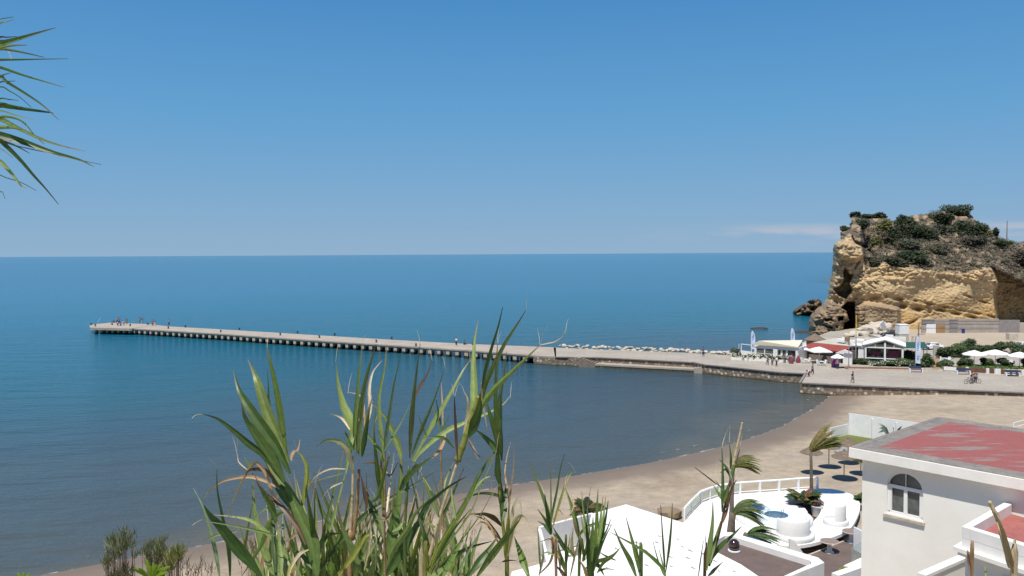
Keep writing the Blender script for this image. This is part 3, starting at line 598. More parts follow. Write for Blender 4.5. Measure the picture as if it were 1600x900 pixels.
bush = [(1337, 336, 6, 5, DG, 'small round dark bush on the left summit of the headland'), (1323, 357, 7, 5, DG, 'dark round bush on the lower left shoulder of the headland'), (1360, 338, 12, 4, DG, 'low spreading dark bush along the left part of the headland skyline'),
        (1346, 350, 12, 7, (.07, .08, .045), 'grey green bush below the left summit of the headland'), (1374, 337, 7, 5, DG, 'spiky dark bush on the skyline right of the left summit'),
        (1382, 356, 10, 11, YG, 'yellow green prickly pear clump on the left upper slope'), (1369, 378, 6, 7, YG, 'small yellow green prickly pear clump beside the shaded gully'),
        (1411, 350, 14, 12, DG, 'large dark rounded bush on the skyline in the middle of the headland'), (1402, 368, 14, 12, DG, 'large dark bush directly below the middle skyline bush'), (1437, 362, 20, 11, DG, 'wide dark bush in the centre of the upper slope'),
        (1424, 383, 16, 8, (.06, .065, .04), 'olive green bush under the wide central bush'), (1472, 342, 13, 10, DG, 'dark bush left of the bare rock lump near the summit'), (1496, 328, 18, 8, DG, 'broad dark bush crowning the highest point of the headland'),
        (1472, 358, 11, 7, (.05, .06, .035), 'dark bush left below the bare rock lump'), (1514, 358, 18, 11, DG, 'big dark bush below right of the bare summit rock'), (1522, 376, 14, 8, (.06, .06, .04), 'dull green bush under the big right hand bush'),
        (1422, 403, 18, 10, DG, 'dark bush at the top edge of the ochre face, centre left'), (1396, 407, 14, 7, (.06, .065, .038), 'olive bush at the top edge of the ochre face, left'), (1366, 412, 9, 6, (.07, .075, .04), 'small olive bush beside the nose of the ochre face'),
        (1465, 388, 14, 7, OG, 'grey olive bush halfway down the middle slope'), (1552, 366, 6, 8, DG, 'small dark tree on the skyline right of the pale reeds'), (1561, 381, 8, 6, DG, 'dark bush left of the thin pole on the skyline'),
        (1446, 411, 10, 6, OG, 'grey round bush perched above the ochre face'), (1536, 362, 7, 8, (.20, .18, .09), 'pale straw coloured reed clump on the right skyline'), (1592, 402, 12, 9, (.09, .08, .06), 'grey brown bush on the right slope at the picture edge')]
for k, (x, y, rx, ry, c, lab) in enumerate(bush):
    p = cliff_pt(x, min(y+2, 412), 0.5); s = p.y/1250; leaf_thing('shrub', lab, 'shrub', p, (rx*s*1.3, rx*s*.9, ry*s*1.3), int(260+rx*ry*8), .62, c, seed=k+1, lumps=12)
# bare rock lump, pole, agave
for k, (x, y, sx, sz) in enumerate([(1488, 346, 1.6, 1.7), (1505, 345, 1.5, 1.3)]):
    o = bpy.data.objects.new('boulder', rock_mesh(31+k, 'boulder')); COL.objects.link(o); o.location = cliff_pt(x, y, 1.5); o.scale = (sx, 1.5, sz); o.data.materials[0] = mat('tan_rock', (.30, .22, .14), (.24, .17, .11))
    tag(o, ['left rounded lump of bare tan rock below the summit bush', 'right rounded lump of bare tan rock below the summit bush'][k], 'rock')
pp = cliff_pt(1573, 381, 1)
tag(MB().tube([pp, pp+Vector((0, 0, 6.3))], [.16, .09], 8).build('pole', M['wood']), 'thin dark upright pole on the right skyline of the headland', 'pole')
ag = MB()
for k in range(46):
    a = random.uniform(0, 6.28); t = random.uniform(.5, 1.3); d = Vector((math.cos(a), math.sin(a), t)).normalized(); L_ = random.uniform(1.2, 1.9); sd_ = d.cross(Vector((0, 0, 1))).normalized()*.13
    b0 = cliff_pt(1578, 382, 1.5)+Vector((random.uniform(-1, 1), 0, 0)); c = (.13, .17, .06, 1); ag.add([b0-sd_, b0+sd_, b0+d*L_*.6+sd_, b0+d*L_, b0+d*L_*.6-sd_], [(0, 1, 2, 3, 4)], c)
tag(ag.build('agave', M['foliage']), 'light green spiky agave at the foot of the skyline pole', 'agave')
sc = MB(); rr = random.Random(3)
for k in range(2300):
    x = rr.uniform(1350, 1640); e = float(np.interp(x, EX, EYp)); top = float(np.interp(x, [1330, 1397, 1496, 1533, 1600, 1700], [345, 350, 338, 360, 384, 380])); y = rr.uniform(top, e-2)
    if rr.random() < .25: continue
    if 1440 < x < 1470 and y < 352 and rr.random() < .7: continue
    s = rr.uniform(.5, 1.3); g_ = rr.uniform(.7, 1.25); c = rr.choice([(.13, .11, .085), (.15, .125, .10), (.085, .085, .055), (.11, .10, .07), (.17, .14, .10)])
    sc.blob(cliff_pt(x, y, .1), (s, s*.8, s*.6), 26, .32, tuple(q*g_ for q in c), seed=k, lumps=3)
tag(sc.build('scrub', M['foliage']), 'dry grey brown scrub covering the upper slopes of the headland', 'scrub', kind='stuff')

# ================================================================ PROMENADE CAFES
def gp(x, y, z=DZ): return G(x, y, z)
# -- white pavilion
a, b = gp(1180, 561).xy, gp(1246.5, 566).xy; ux = (b-a).normalized(); uy = Vector((-ux.y, ux.x)); W = (b-a).length; an = math.atan2(ux.y, ux.x)
def loc2(o, u, v, d1, d2): return Vector((o.x+d1.x*u+d2.x*v, o.y+d1.y*u+d2.y*v))
pv = thing('pavilion', 'white glass fronted beach pavilion with a cream sloping roof', 'pavilion', (a.x, a.y, DZ))
q = lambda u, v: loc2(a, u, v, ux, uy)
mb = MB(); mb.wall(q(0, 0), q(0, 5), .25, DZ, DZ+2.6); mb.wall(q(W, 0), q(W, 5), .25, DZ, DZ+2.6); mb.wall(q(0, 5), q(W, 5), .25, DZ, DZ+3.0)
mb.wall(q(-.1, 0), q(W+.1, 0), .3, DZ+2.05, DZ+2.65); mb.wall(q(0, -.02), q(W*.48, -.02), .25, DZ, DZ+.45)
for u in (.1, W*.46, W*.51, W-.15): mb.box((*q(u, -.05), DZ+1.1), (.38, .3, 2.2), an)
mb.build('wall', M['white'], pv)
for u0, u1 in ((.2, W*.23), (W*.24, W*.45)):
    w_ = MB().wall(q(u0, .0), q(u1, 0), .06, DZ+.46, DZ+2.04).build('window', M['glass'], pv)
    f = MB().wall(q(u0, -.08), q(u1, -.08), .08, DZ+1.1, DZ+1.18).wall(q(u1-.1, -.08), q(u1+.02, -.08), .08, DZ+.46, DZ+2.04).build('frame', M['paint'], w_)
MB().wall(q(W*.53, .3), q(W-.3, .3), .06, DZ, DZ+2.04).build('doorway', M['glass'], pv)
c1, c2, c3, c4 = q(-.3, -.45), q(W+.2, -.45), G(1254, 531.5, DZ+3.5).xy, G(1186, 532.5, DZ+3.5).xy
MB().add([(c1.x, c1.y, DZ+2.68), (c2.x, c2.y, DZ+2.68), (c3.x, c3.y, DZ+3.4), (c4.x, c4.y, DZ+3.4), (c1.x, c1.y, DZ+2.83), (c2.x, c2.y, DZ+2.83), (c3.x, c3.y, DZ+3.52), (c4.x, c4.y, DZ+3.52)],
         [(3, 2, 1, 0), (4, 5, 6, 7), (0, 1, 5, 4), (1, 2, 6, 5), (2, 3, 7, 6), (3, 0, 4, 7)]).build('roof', M['creamroof'], pv)
for k, u in enumerate((W*.6, W*.72, W*.84)): MB().wall(q(u, .1), q(u+.35, .1), .05, DZ+1.0, DZ+2.0).build('hanging_cloth', M[['canvas', 'canvas', 'maroon'][k]], pv)
# glass-free white frame beside it
p0, p1 = gp(1158, 554).xy, gp(1174, 556).xy
mb = MB().wall(p0, p1, .12, DZ+2.0, DZ+2.12); mb.box((*p0, DZ+1.05), (.12, .12, 2.1)); mb.box((*p1, DZ+1.05), (.12, .12, 2.1)); mb.wall(p0, p1, .2, DZ, DZ+.8)
tag(mb.build('garden_arch', M['paint']), 'open white rectangular frame on a low wall left of the pavilion', 'frame')
p = gp(1154.5, 555)
tag(MB().tube([p, p+Vector((0, 0, 2.2))], .05, 6).box((p.x, p.y, p.z+.75), (.5, .1, .1)).build('white_post', M['paint']), 'short thin white post left of the white frame', 'post')

def feather_flag(base, h, label, rz=0):
    t = thing('feather_flag', label, 'flag', base, rz, world_parts=False)
    MB().tube([(0, 0, 0), (0, 0, h*.8), (.1, 0, h*.93), (.35, 0, h)], .035, 6).build('pole', M['grey'], t)
    n = 12; vs = []; 
    for i in range(n+1):
        z = h*(.15+.84*i/n); w = .85 if i < n-2 else .85*(n-i+.6)/3; x0 = 0.03+(0 if i < n-2 else (i-n+2)*.10)
        vs += [(x0, -.012, z), (x0+w, .06*math.sin(i), z-.10), (x0, .012, z), (x0+w, .06*math.sin(i)+.02, z-.10)]
    fs = []
    for i in range(n): k = 4*i; fs += [(k, k+1, k+5, k+4), (k+2, k+6, k+7, k+3), (k+1, k+3, k+7, k+5), (k, k+4, k+6, k+2)]
    fs += [(0, 2, 3, 1), (4*n, 4*n+1, 4*n+3, 4*n+2)]
    cl = MB().add(vs, fs).build('cloth', M['flagcloth'], t)
    pr = MB()
    for i in range(9):
        z = h*(.28+.065*i); pr.box((.42, .03, z), (.30, .09, h*.035), 0, 0, random.uniform(-.3, .3))
    pr.build('lettering', M['flagprint'], cl)
    return t
feather_flag(gp(1173, 550), 4.3, 'pale blue feather flag at the left end of the white pavilion')
feather_flag(gp(1235, 550.5), 4.9, 'pale blue feather flag rising behind the roof of the white pavilion')
feather_flag(gp(1430, 575), 5.6, 'tall pale blue feather flag by the hedge right of the white cafe')

# -- planters with white flowers
def planter(base, w, label, seed, rz, grp):
    t = thing('flower_planter', label, 'planter', base, rz, grp)
    m_ = MB().box((base.x, base.y, base.z+.25), (w, .5, .5), rz).build('trough', M['white'], t, bevel=.02)
    MB().blob(base+Vector((0, 0, .85)), (w*.5, .4, .42), 130, .2, (.07, .09, .03), seed=seed, lumps=5).build('leaves', M['foliage'], t)
    MB().blob(base+Vector((0, -.08, 1.0)), (w*.52, .42, .38), 80, .2, (.7, .7, .62), .1, seed=seed+50, lumps=6).build('flowers', M['foliage'], t)
for k in range(12):
    t = k/11; x = 1147+t*88; y = 562.5+t*4.5
    planter(gp(x, y), .95, 'low white flower trough, '+['leftmost', 'second from left', 'third from left', 'fourth from left', 'fifth from left', 'sixth from left', 'sixth from right', 'fifth from right', 'fourth from right', 'third from right', 'second from right', 'rightmost'][k]+' in the row before the pavilion', k, an, 'flower troughs in front of the pavilion')
leaf_thing('shrub', 'grey green shrub at the left end of the flower trough row', 'shrub', gp(1150, 557)+Vector((0, 0, .8)), (.9, .7, .8), 400, .22, (.08, .085, .05), seed=77)

# -- parasols
def parasol(base, r, h, label, mname='canvas', rise=.45, sides=8, grp=None, cat='parasol', name='parasol', thick=.03, shaggy=False):
    t = thing(name, label, cat, base, 0, grp, False)
    MB().tube([(0, 0, 0), (0, 0, h-.05)], .045, 8).build('pole', M['wood' if shaggy else 'paint'], t)
    pr = [(r, h-rise-.14), (r, h-rise), (r*.66, h-rise*.62), (r*.33, h-rise*.25), (.04, h), (0, h+.03)] if not shaggy else [(r*.96, h-rise-.03), (r, h-rise), (r*.8, h-rise*.80), (r*.78, h-rise*.72), (r*.5, h-rise*.42), (r*.48, h-rise*.34), (r*.2, h-rise*.1), (.12, h+.02), (.09, h+.14), (0, h+.16)]
    mb = MB().lathe((0, 0, 0), pr, 28 if shaggy else sides)
    mb.lathe((0, 0, 0), [(0, h-.06), (r*.5, h-rise*.5-.05), (r*.95, h-rise-.05)], 28 if shaggy else sides)
    c = mb.build('thatch_canopy' if shaggy else 'canopy', M[mname], t)
    rb = MB()
    for k in range(8): an_ = 2*math.pi*k/8; rb.tube([(0, 0, h-.12), (r*.93*math.cos(an_), r*.93*math.sin(an_), h-rise-.06)], .015, 4)
    rb.build('ribs', M['wood'], t)
    if shaggy:
        fr = MB()
        for k in range(150):
            an_ = random.uniform(0, 6.283); f = random.choice((1, .8, .5)); z = {1: h-rise, .8: h-rise*.78, .5: h-rise*.4}[f]; d = Vector((math.cos(an_), math.sin(an_), 0)); s_ = Vector((-d.y, d.x, 0))*.03
            a_ = d*r*f*.9+Vector((0, 0, z+.03)); b_ = d*r*f*random.uniform(1.0, 1.09)+Vector((0, 0, z-random.uniform(.03, .11))); fr.add([a_-s_, a_+s_, b_+s_*.4, b_-s_*.4], [(0, 1, 2, 3)])
        fr.build('fringe', M['thatch'], c)
    return t
parasol(gp(1280, 567), 2.4, 2.9, 'largest white square parasol shading tables before the red roofed cafe', rise=.75, sides=4).rotation_euler[2] = .8
parasol(gp(1255.5, 562), 1.0, 2.3, 'small white parasol just left of the largest white parasol', rise=.3)
parasol(gp(1308.5, 575), 1.15, 2.4, 'round white parasol over the maroon kiosk', rise=.55)
parasol(gp(1522, 572), 1.95, 2.75, 'left white parasol of the three in the hedged garden', rise=.7)
parasol(gp(1555, 572), 2.15, 2.85, 'middle white parasol of the three in the hedged garden', rise=.65)
parasol(gp(1593, 575), 1.9, 2.75, 'right white parasol of the three, at the picture edge', rise=.7)

# -- maroon cones and kiosk
for k, (x, y) in enumerate([(1236.4, 568), (1247.2, 566.8)]):
    p = gp(x, y); t = thing('folded_parasol', ['left maroon fabric cone standing before the pavilion', 'right maroon fabric cone standing before the pavilion'][k], 'folded parasol', p, 0, None, False)
    MB().lathe((0, 0, 0), [(.42, .0), (.43, .5), (.3, .9), (.1, 1.3), (0, 1.36)], 10).build('cover', M['maroon'], t, True); MB().tube([(0, 0, 0), (0, 0, 1.5)], .03, 6).build('pole', M['paint'], t)
p = gp(1305, 573); t = thing('kiosk', 'round maroon kiosk under the small white parasol', 'kiosk', p, 0, None, False)
MB().lathe((0, 0, 0), [(.6, 0), (.68, .5), (.62, 1.1), (.5, 1.35), (0, 1.4)], 18).build('drum', M['purple'], t, True); MB().box((.2, -.6, .9), (.7, .35, .06)).build('counter', M['paint'], t)

# -- chairs and tables
def cafe_table(p, label, grp=None, m_='paint'):
    t = thing('cafe_table', label, 'table', p, 0, grp, False); MB().lathe((0, 0, 0), [(.42, .70), (.45, .72), (.42, .75), (0, .75)], 16).build('table_top', M[m_], t); MB().tube([(0, 0, 0), (0, 0, .72)], .04, 8).build('pedestal', M[m_], t); return t
def cafe_chair():
    t = thing('cafe_chair', '', 'chair', (0, 0, 0), 0, None, False)
    MB().box((0, 0, .44), (.46, .44, .04)).build('seat', M['paint'], t, bevel=.01); MB().box((0, .21, .70), (.46, .04, .46), 0, -.12).build('backrest', M['paint'], t, bevel=.01)
    for x in (-.2, .2):
        for y in (-.19, .19): MB().box((x, y, .22), (.04, .04, .44)).build('leg', M['paint'], t)
    return t
ch0 = cafe_chair(); first = True
for k, (x, y, where) in enumerate([(1259, 567.5, 'beside the right maroon cone'), (1284, 571, 'in front of the largest parasol'), (1478, 566, 'in the hedged garden left of the parasols'), (1380, 563.5, 'on the white cafe terrace'), (1364, 563, 'by the white cafe entrance'), (1540, 570, 'between the garden parasols'), (1575, 571, 'between the middle and right garden parasols')]):
    cafe_table(gp(x, y), 'round white cafe table '+where)
    for j in range(4):
        an_ = .5+j*math.pi/2; pc = gp(x, y)+Vector((math.cos(an_)*.8, math.sin(an_)*.8, 0))
        o = ch0 if first else dup(ch0, pc); first = False; o.location = pc; o.rotation_euler = (0, 0, an_-math.pi/2); o['label'] = ['far', 'left', 'near', 'right'][j]+' side white chair at the table '+where; o['group'] = 'white chairs '+where

# -- red roofed cafe
a, b = gp(1249, 561).xy, gp(1316, 569).xy; ux = (b-a).normalized(); uy = Vector((-ux.y, ux.x)); W = (b-a).length; an = math.atan2(ux.y, ux.x)
t = thing('cafe_building', 'low cafe with red tiled eaves and a pale flat roof', 'cafe', (a.x, a.y, DZ))
mb = MB(); mb.wall(q(0, 1.6), q(W, 1.6), .2, DZ, DZ+2.1); mb.wall(q(0, 1.6), q(0, 8), .2, DZ, DZ+2.2); mb.wall(q(W, 1.6), q(W, 8), .2, DZ, DZ+2.2); mb.wall(q(0, 8), q(W, 8), .2, DZ, DZ+2.8)
mb.build('wall', M['wood'], t)
c = [(*q(-.5, .6), DZ+2.0), (*q(W-.2, .6), DZ+2.0), (*q(W-.2, 3.2), DZ+2.75), (*q(.6, 3.2), DZ+2.75)]
MB().add([*c, *[(x, y, z+.14) for x, y, z in c]], [(3, 2, 1, 0), (4, 5, 6, 7), (0, 1, 5, 4), (1, 2, 6, 5), (2, 3, 7, 6), (3, 0, 4, 7)]).build('red_eaves', M['redtile'], t)
c = [(*q(.6, 3.22), DZ+2.80), (*q(W-.2, 3.22), DZ+2.80), (*q(W-.2, 9.5), DZ+3.25), (*q(1.2, 9.5), DZ+3.25)]
MB().add([*c, *[(x, y, z+.14) for x, y, z in c]], [(3, 2, 1, 0), (4, 5, 6, 7), (0, 1, 5, 4), (1, 2, 6, 5), (2, 3, 7, 6), (3, 0, 4, 7)]).build('flat_roof', M['flatroof'], t)
for k in range(4): MB().wall(q(W*(.1+.22*k), 1.45), q(W*(.26+.22*k), 1.45), .05, DZ+1.0, DZ+2.0).build('window', M['glass'], t)
MB().wall(q(.2, .9), q(W-.8, .9), .15, DZ, DZ+1.0).build('terrace_screen', M['wood'], t)
gb = MB(); x0 = q(W-1.2, .2); 
gb.wall(q(W-1.4, .3), q(W+.2, .3), .25, DZ+1.75, DZ+1.9, z1b=DZ+2.6); gb.wall(q(W+.2, .3), q(W+1.6, .3), .25, DZ+2.0, DZ+2.6, z1b=DZ+2.2); gb.wall(q(W-.2, .6), q(W+1.5, .6), .2, DZ, DZ+2.2)
gb.build('white_gable', M['white'], t)
MB().box((*q(W*.62, 5), DZ+3.55), (1.6, 1.0, .6), an).box((*q(W*.68, 5.2), DZ+4.0), (.8, .9, .5), an).build('rooftop_unit', M['paint'], t, bevel=.05)
MB().wall(q(W*.8, 4.5), q(W*.97, 4.5), 1.0, DZ+3.65, DZ+3.78).wall(q(W*.8, 4.5), q(W*.81, 4.5), .8, DZ+3, DZ+3.65).wall(q(W*.96, 4.5), q(W*.97, 4.5), .8, DZ+3, DZ+3.65).build('roof_shelter', M['paint'], t)
# -- thatched hut top behind
p = gp(1273, 548); th = thing('thatched_hut', 'grey thatched conical hut behind the red roofed cafe', 'hut', p, 0, None, False)
MB().lathe((0, 0, 0), [(2.1, 2.2), (2.0, 2.35), (.9, 3.0), (.2, 3.45), (0, 3.5)], 20).build('roof', M['thatch'], th); MB().lathe((0, 0, 0), [(1.6, 0), (1.6, 2.3)], 16).build('wall', M['wood'], th)

# -- white gabled cafe
a, b = gp(1331, 566).xy, gp(1411, 570).xy; ux = (b-a).normalized(); uy = Vector((-ux.y, ux.x)); W = (b-a).length; an = math.atan2(ux.y, ux.x)
t = thing('cafe_building', 'white timber cafe with a wide gabled veranda', 'cafe', (a.x, a.y, DZ)); u0 = W*.27
mb = MB(); mb.wall(q(0, 4), q(W, 4), .2, DZ, DZ+3); mb.wall(q(0, 0), q(0, 4), .2, DZ, DZ+2.9); mb.wall(q(W, 1), q(W, 9), .2, DZ, DZ+3.2); mb.wall(q(0, 9), q(W, 9), .2, DZ, DZ+3.4)
mb.wall(q(u0-1.2, .1), q(u0-.3, .1), .25, DZ, DZ+2.9); mb.build('wall', M['white'], t)
fr = MB()
fr.wall(q(-.2, -.05), q(W+.1, -.05), .22, DZ+2.75, DZ+2.95)
pk = u0+(W-u0)*.52
for s0, s1, z0, z1 in ((u0-.3, pk, 2.95, 4.05), (pk, W+.2, 4.05, 2.95)):
    A_, B_ = q(s0, -.1), q(s1, -.1); fr.add([(A_.x, A_.y, DZ+z0), (B_.x, B_.y, DZ+z1), (B_.x, B_.y, DZ+z1+.28), (A_.x, A_.y, DZ+z0+.28)]+[(A_.x+uy.x*.2, A_.y+uy.y*.2, DZ+z0), (B_.x+uy.x*.2, B_.y+uy.y*.2, DZ+z1), (B_.x+uy.x*.2, B_.y+uy.y*.2, DZ+z1+.28), (A_.x+uy.x*.2, A_.y+uy.y*.2, DZ+z0+.28)], [(0, 1, 2, 3), (7, 6, 5, 4), (0, 4, 5, 1), (3, 2, 6, 7), (1, 5, 6, 2), (0, 3, 7, 4)])
for u in (u0, pk, W-.1, u0+(pk-u0)*.5, pk+(W-pk)*.5):
    big_ = u in (u0, pk, W-.1); fr.box((*q(u, -.02), DZ+(1.9 if u == pk else 1.4 if big_ else 3.1)), (.3 if big_ else .12, .25, 3.8 if u == pk else 2.8 if big_ else .7), an)
fr.wall(q(u0, .05), q(W, .05), .1, DZ+.85, DZ+1.0); fr.build('veranda_frame', M['white'], t)
A_ = [(*q(u0-.5, -.4), DZ+3.28), (*q(pk, -.4), DZ+4.38), (*q(W+.4, -.4), DZ+3.28), (*q(W+.4, 6), DZ+3.3), (*q(pk, 6), DZ+4.3), (*q(u0-.5, 6), DZ+3.3)]
MB().add([*A_, *[(x, y, z-.12) for x, y, z in A_]], [(0, 1, 4, 5), (1, 2, 3, 4), (6, 11, 10, 7), (7, 10, 9, 8), (0, 6, 7, 1), (1, 7, 8, 2), (2, 8, 9, 3), (3, 9, 10, 4), (4, 10, 11, 5), (5, 11, 6, 0)]).build('gable_roof', M['white_roof'], t)
MB().prism([q(-.3, -.3), q(u0-.6, -.3), q(u0-.6, 9), q(-.3, 9)], DZ+3.0, DZ+3.15).build('flat_roof', M['white_roof'], t)
MB().prism([q(u0-.5, 6.05), q(W+.4, 6.05), q(W+.4, 10), q(u0-.5, 10)], DZ+3.45, DZ+3.6).build('rear_roof', M['flatroof'], t)
MB().wall(q(.3, 3.8), q(W-.4, 3.8), .05, DZ+.1, DZ+2.5).build('glazing', M['glass'], t)
MB().wall(q(pk+.4, 1.5), q(W-.6, 1.5), .12, DZ+1.1, DZ+2.2).build('red_curtain', M['maroon'], t); MB().wall(q(u0+.6, 1.5), q(pk-.8, 1.5), .12, DZ+1.4, DZ+1.9).build('red_curtain', M['maroon'], t)
MB().box((*q(W*.72, 7.5), DZ+4.05), (1.3, .6, .85), an).build('air_conditioner', M['paint'], t, bevel=.03)
MB().prism([q(.5, -.6), q(W, -.6), q(W, -.1), q(.5, -.1)], DZ, DZ+.25).build('terrace_step', M['white'], t)
# -- lamps and poles
p = gp(1337, 568); t = thing('flagpole', 'tall pole with a yellow upper half by the white cafe', 'pole', p, 0, None, False)
MB().tube([(0, 0, 0), (0, 0, 5.2)], .09, 8).build('lower_pole', M['grey'], t); MB().tube([(0, 0, 5.2), (0, 0, 8.6)], .07, 8).build('upper_pole', M['yellow'], t)
p = gp(1326, 575.5); t = thing('street_lamp', 'grey post with a boxy brown lamp head near the kiosk', 'lamp post', p, 0, None, False)
MB().tube([(0, 0, 0), (0, 0, 5.2)], [.09, .06], 8).build('post', M['grey'], t); MB().box((-.3, 0, 5.0), (.75, .5, .75), .3).build('lamp_head', M['oak'], t, bevel=.05); MB().box((.2, 0, 4.1), (1.1, .05, .05)).build('cross_arm', M['grey'], t)
# -- green awning, hedges, path
a, b = gp(1412, 569).xy, gp(1455, 570.5).xy; ux = (b-a).normalized(); uy = Vector((-ux.y, ux.x)); W = (b-a).length
t = thing('awning', 'dark green canvas awning right of the white cafe', 'awning', (a.x, a.y, DZ))
c = [(*q(0, 3), DZ+2.5), (*q(W, 3), DZ+2.6), (*q(W, 7), DZ+3.2), (*q(0, 7), DZ+3.1)]
MB().add([*c, *[(x, y, z+.08) for x, y, z in c]], [(3, 2, 1, 0), (4, 5, 6, 7), (0, 1, 5, 4), (1, 2, 6, 5), (2, 3, 7, 6), (3, 0, 4, 7)]).build('cloth', M['greenawn'], t)
ps = MB(); [ps.box((*q(u, v), DZ+1.3), (.1, .1, 2.6)) for u in (.2, W-.2) for v in (3.1, 6.8)]; ps.build('posts', M['grey'], t)
p0, p1, p2, p3 = gp(1456, 577).xy, gp(1467, 577.5).xy, gp(1467, 560).xy, gp(1458, 560).xy
struct(MB().prism([p0, p1, p2, p3], DZ, DZ+.01), 'wooden_path', M['oak'])
t = thing('garden_gate', 'small cream roofed gateway at the head of the wooden path', 'gateway', (p3.x, p3.y, DZ)); MB().wall(p3, p2, .3, DZ+1.2, DZ+2.4).build('lintel', M['flatroof'], t); MB().wall(p3, p3+Vector((.3, 0)), .3, DZ, DZ+1.2).wall(p2-Vector((.3, 0)), p2, .3, DZ, DZ+1.2).build('posts', M['flatroof'], t)
hd_ = [(1332, 568, 9, 8, 'dark clipped hedge left of the white cafe steps'), (1350, 569, 9, 7, 'clipped hedge before the white cafe entrance'), (1372, 571, 10, 7, 'clipped hedge in front of the white cafe veranda, left half'), (1393, 571.5, 10, 7, 'clipped hedge in front of the white cafe veranda, right half'), (1414, 572, 10, 9, 'tall hedge at the right corner of the white cafe'), (1435, 573, 9, 9, 'hedge around the foot of the tall feather flag'), (1449, 573, 6, 17, 'small dark tree left of the wooden path'),
       (1420, 563, 10, 14, 'leafy shrub under the green awning'), (1475, 574, 9, 10, 'round hedge bush right of the wooden path'), (1478, 560, 12, 16, 'tall dark bush at the left of the hedged garden'), (1498, 558, 14, 17, 'tall dark bush behind the left garden parasol'), (1515, 549, 11, 16, 'upright dark tree behind the left garden parasol'), (1535, 553, 12, 12, 'dark bush between the left and middle garden parasols'), (1562, 549, 13, 12, 'dark bush behind the middle garden parasol'), (1590, 553, 12, 17, 'tall bush behind the right garden parasol'), (1508, 573, 7, 12, 'small round tree before the left garden parasol'), (1543, 573, 7, 11, 'small round tree between the left and middle parasols in front'), (1571, 574, 7, 12, 'small round tree before the gap between middle and right parasols'), (1605, 574, 8, 14, 'dark bush at the right picture edge of the garden')]
for k, (x, y, rx, h, lab) in enumerate(hd_):
    p = gp(x, y); s = p.y/1250; hh = h*s; leaf_thing('hedge_bush' if h < 10 else 'garden_tree', lab, 'hedge' if h < 10 else 'tree', p+Vector((0, 0, hh*.55)), (rx*s*1.25, 1.3, hh*.62), int(450+rx*h*6), .33, [(.045, .075, .025), (.06, .095, .032), (.07, .10, .045)][k % 3], seed=200+k, base=p, lumps=10)
fl = MB()
for k in range(60):
    x = random.uniform(1352, 1432); fl.blob(gp(x, random.uniform(571, 573))+Vector((0, -.9, random.uniform(.3, 1.0))), .16, 5, .14, (.7, .68, .6), .1, seed=k, lumps=2)
tag(fl.build('hedge_blossom', M['foliage']), 'white blossom scattered through the hedge before the white cafe', 'blossom', kind='stuff')
gs = MB()
for k in range(500):
    x = random.uniform(1470, 1610); p = gp(x, random.uniform(574.5, 577)); gs.blob(p+Vector((0, 0, .15)), .25, 7, .2, (.09, .15, .03), seed=k, lumps=2)
tag(gs.build('ground_cover', M['foliage']), 'bright green ground cover along the front of the hedged garden', 'ground cover', kind='stuff')
# -- kerb, low wall, posts
k0, k1, k2 = gp(1325, 577.5).xy, gp(1450, 580).xy, gp(1610, 589).xy
struct(MB().wall(k0, gp(1452, 580).xy, .5, DZ, DZ+.14).wall(gp(1466, 580.5).xy, k2, .5, DZ, DZ+.14), 'kerb', M['boulder'])
struct(MB().prism([k0+Vector((0, .4)), k1+Vector((0, .4)), k1+Vector((0, 3)), k0+Vector((0, 3))], DZ, DZ+.10), 'flower_bed', mat('red_brown_soil', (.22, .11, .07), (.16, .08, .05)))
t = thing('garden_wall', 'low rust brown wall with white posts edging the hedged garden', 'wall', (k2.x, k2.y, DZ)); w0, w1 = gp(1477, 580).xy, gp(1612, 588).xy
MB().wall(w0+Vector((0, .7)), w1+Vector((0, .7)), .25, DZ, DZ+.75).build('panel', mat('rust_brown_panel', (.17, .085, .05), (.12, .06, .04)), t)
MB().wall(w0+Vector((0, .5)), gp(1497, 581).xy+Vector((0, .5)), .3, DZ+.1, DZ+.7).build('white_panel', M['white'], t)
for k in range(7):
    x = [1513, 1545, 1558, 1563, 1577, 1586, 1600][k]; p = gp(x, 580+(x-1477)*.06); MB().box((p.x, p.y+.35, DZ+.42), (.38, .3, .84)).build('post', M['white'], t)
# -- benches
for k, (x, y, lab) in enumerate([(1431, 581.5, 'dark blue bench with white ends before the feather flag hedge'), (1505, 585, 'dark blue bench with white ends at the left of the brown garden wall'), (1582, 588, 'dark blue bench with white ends near the right picture edge')]):
    p = gp(x, y); t = thing('park_bench', lab, 'bench', p, -.2, None, False)
    MB().box((0, 0, .45), (1.9, .5, .08)).build('seat', M['navy'], t); MB().box((0, .28, .78), (1.9, .07, .42), 0, -.15).build('backrest', M['navy'], t)
    for s in (-1, 1): MB().box((s*.95, 0, .3), (.18, .6, .6)).build('end_block', M['paint'], t, bevel=.02)
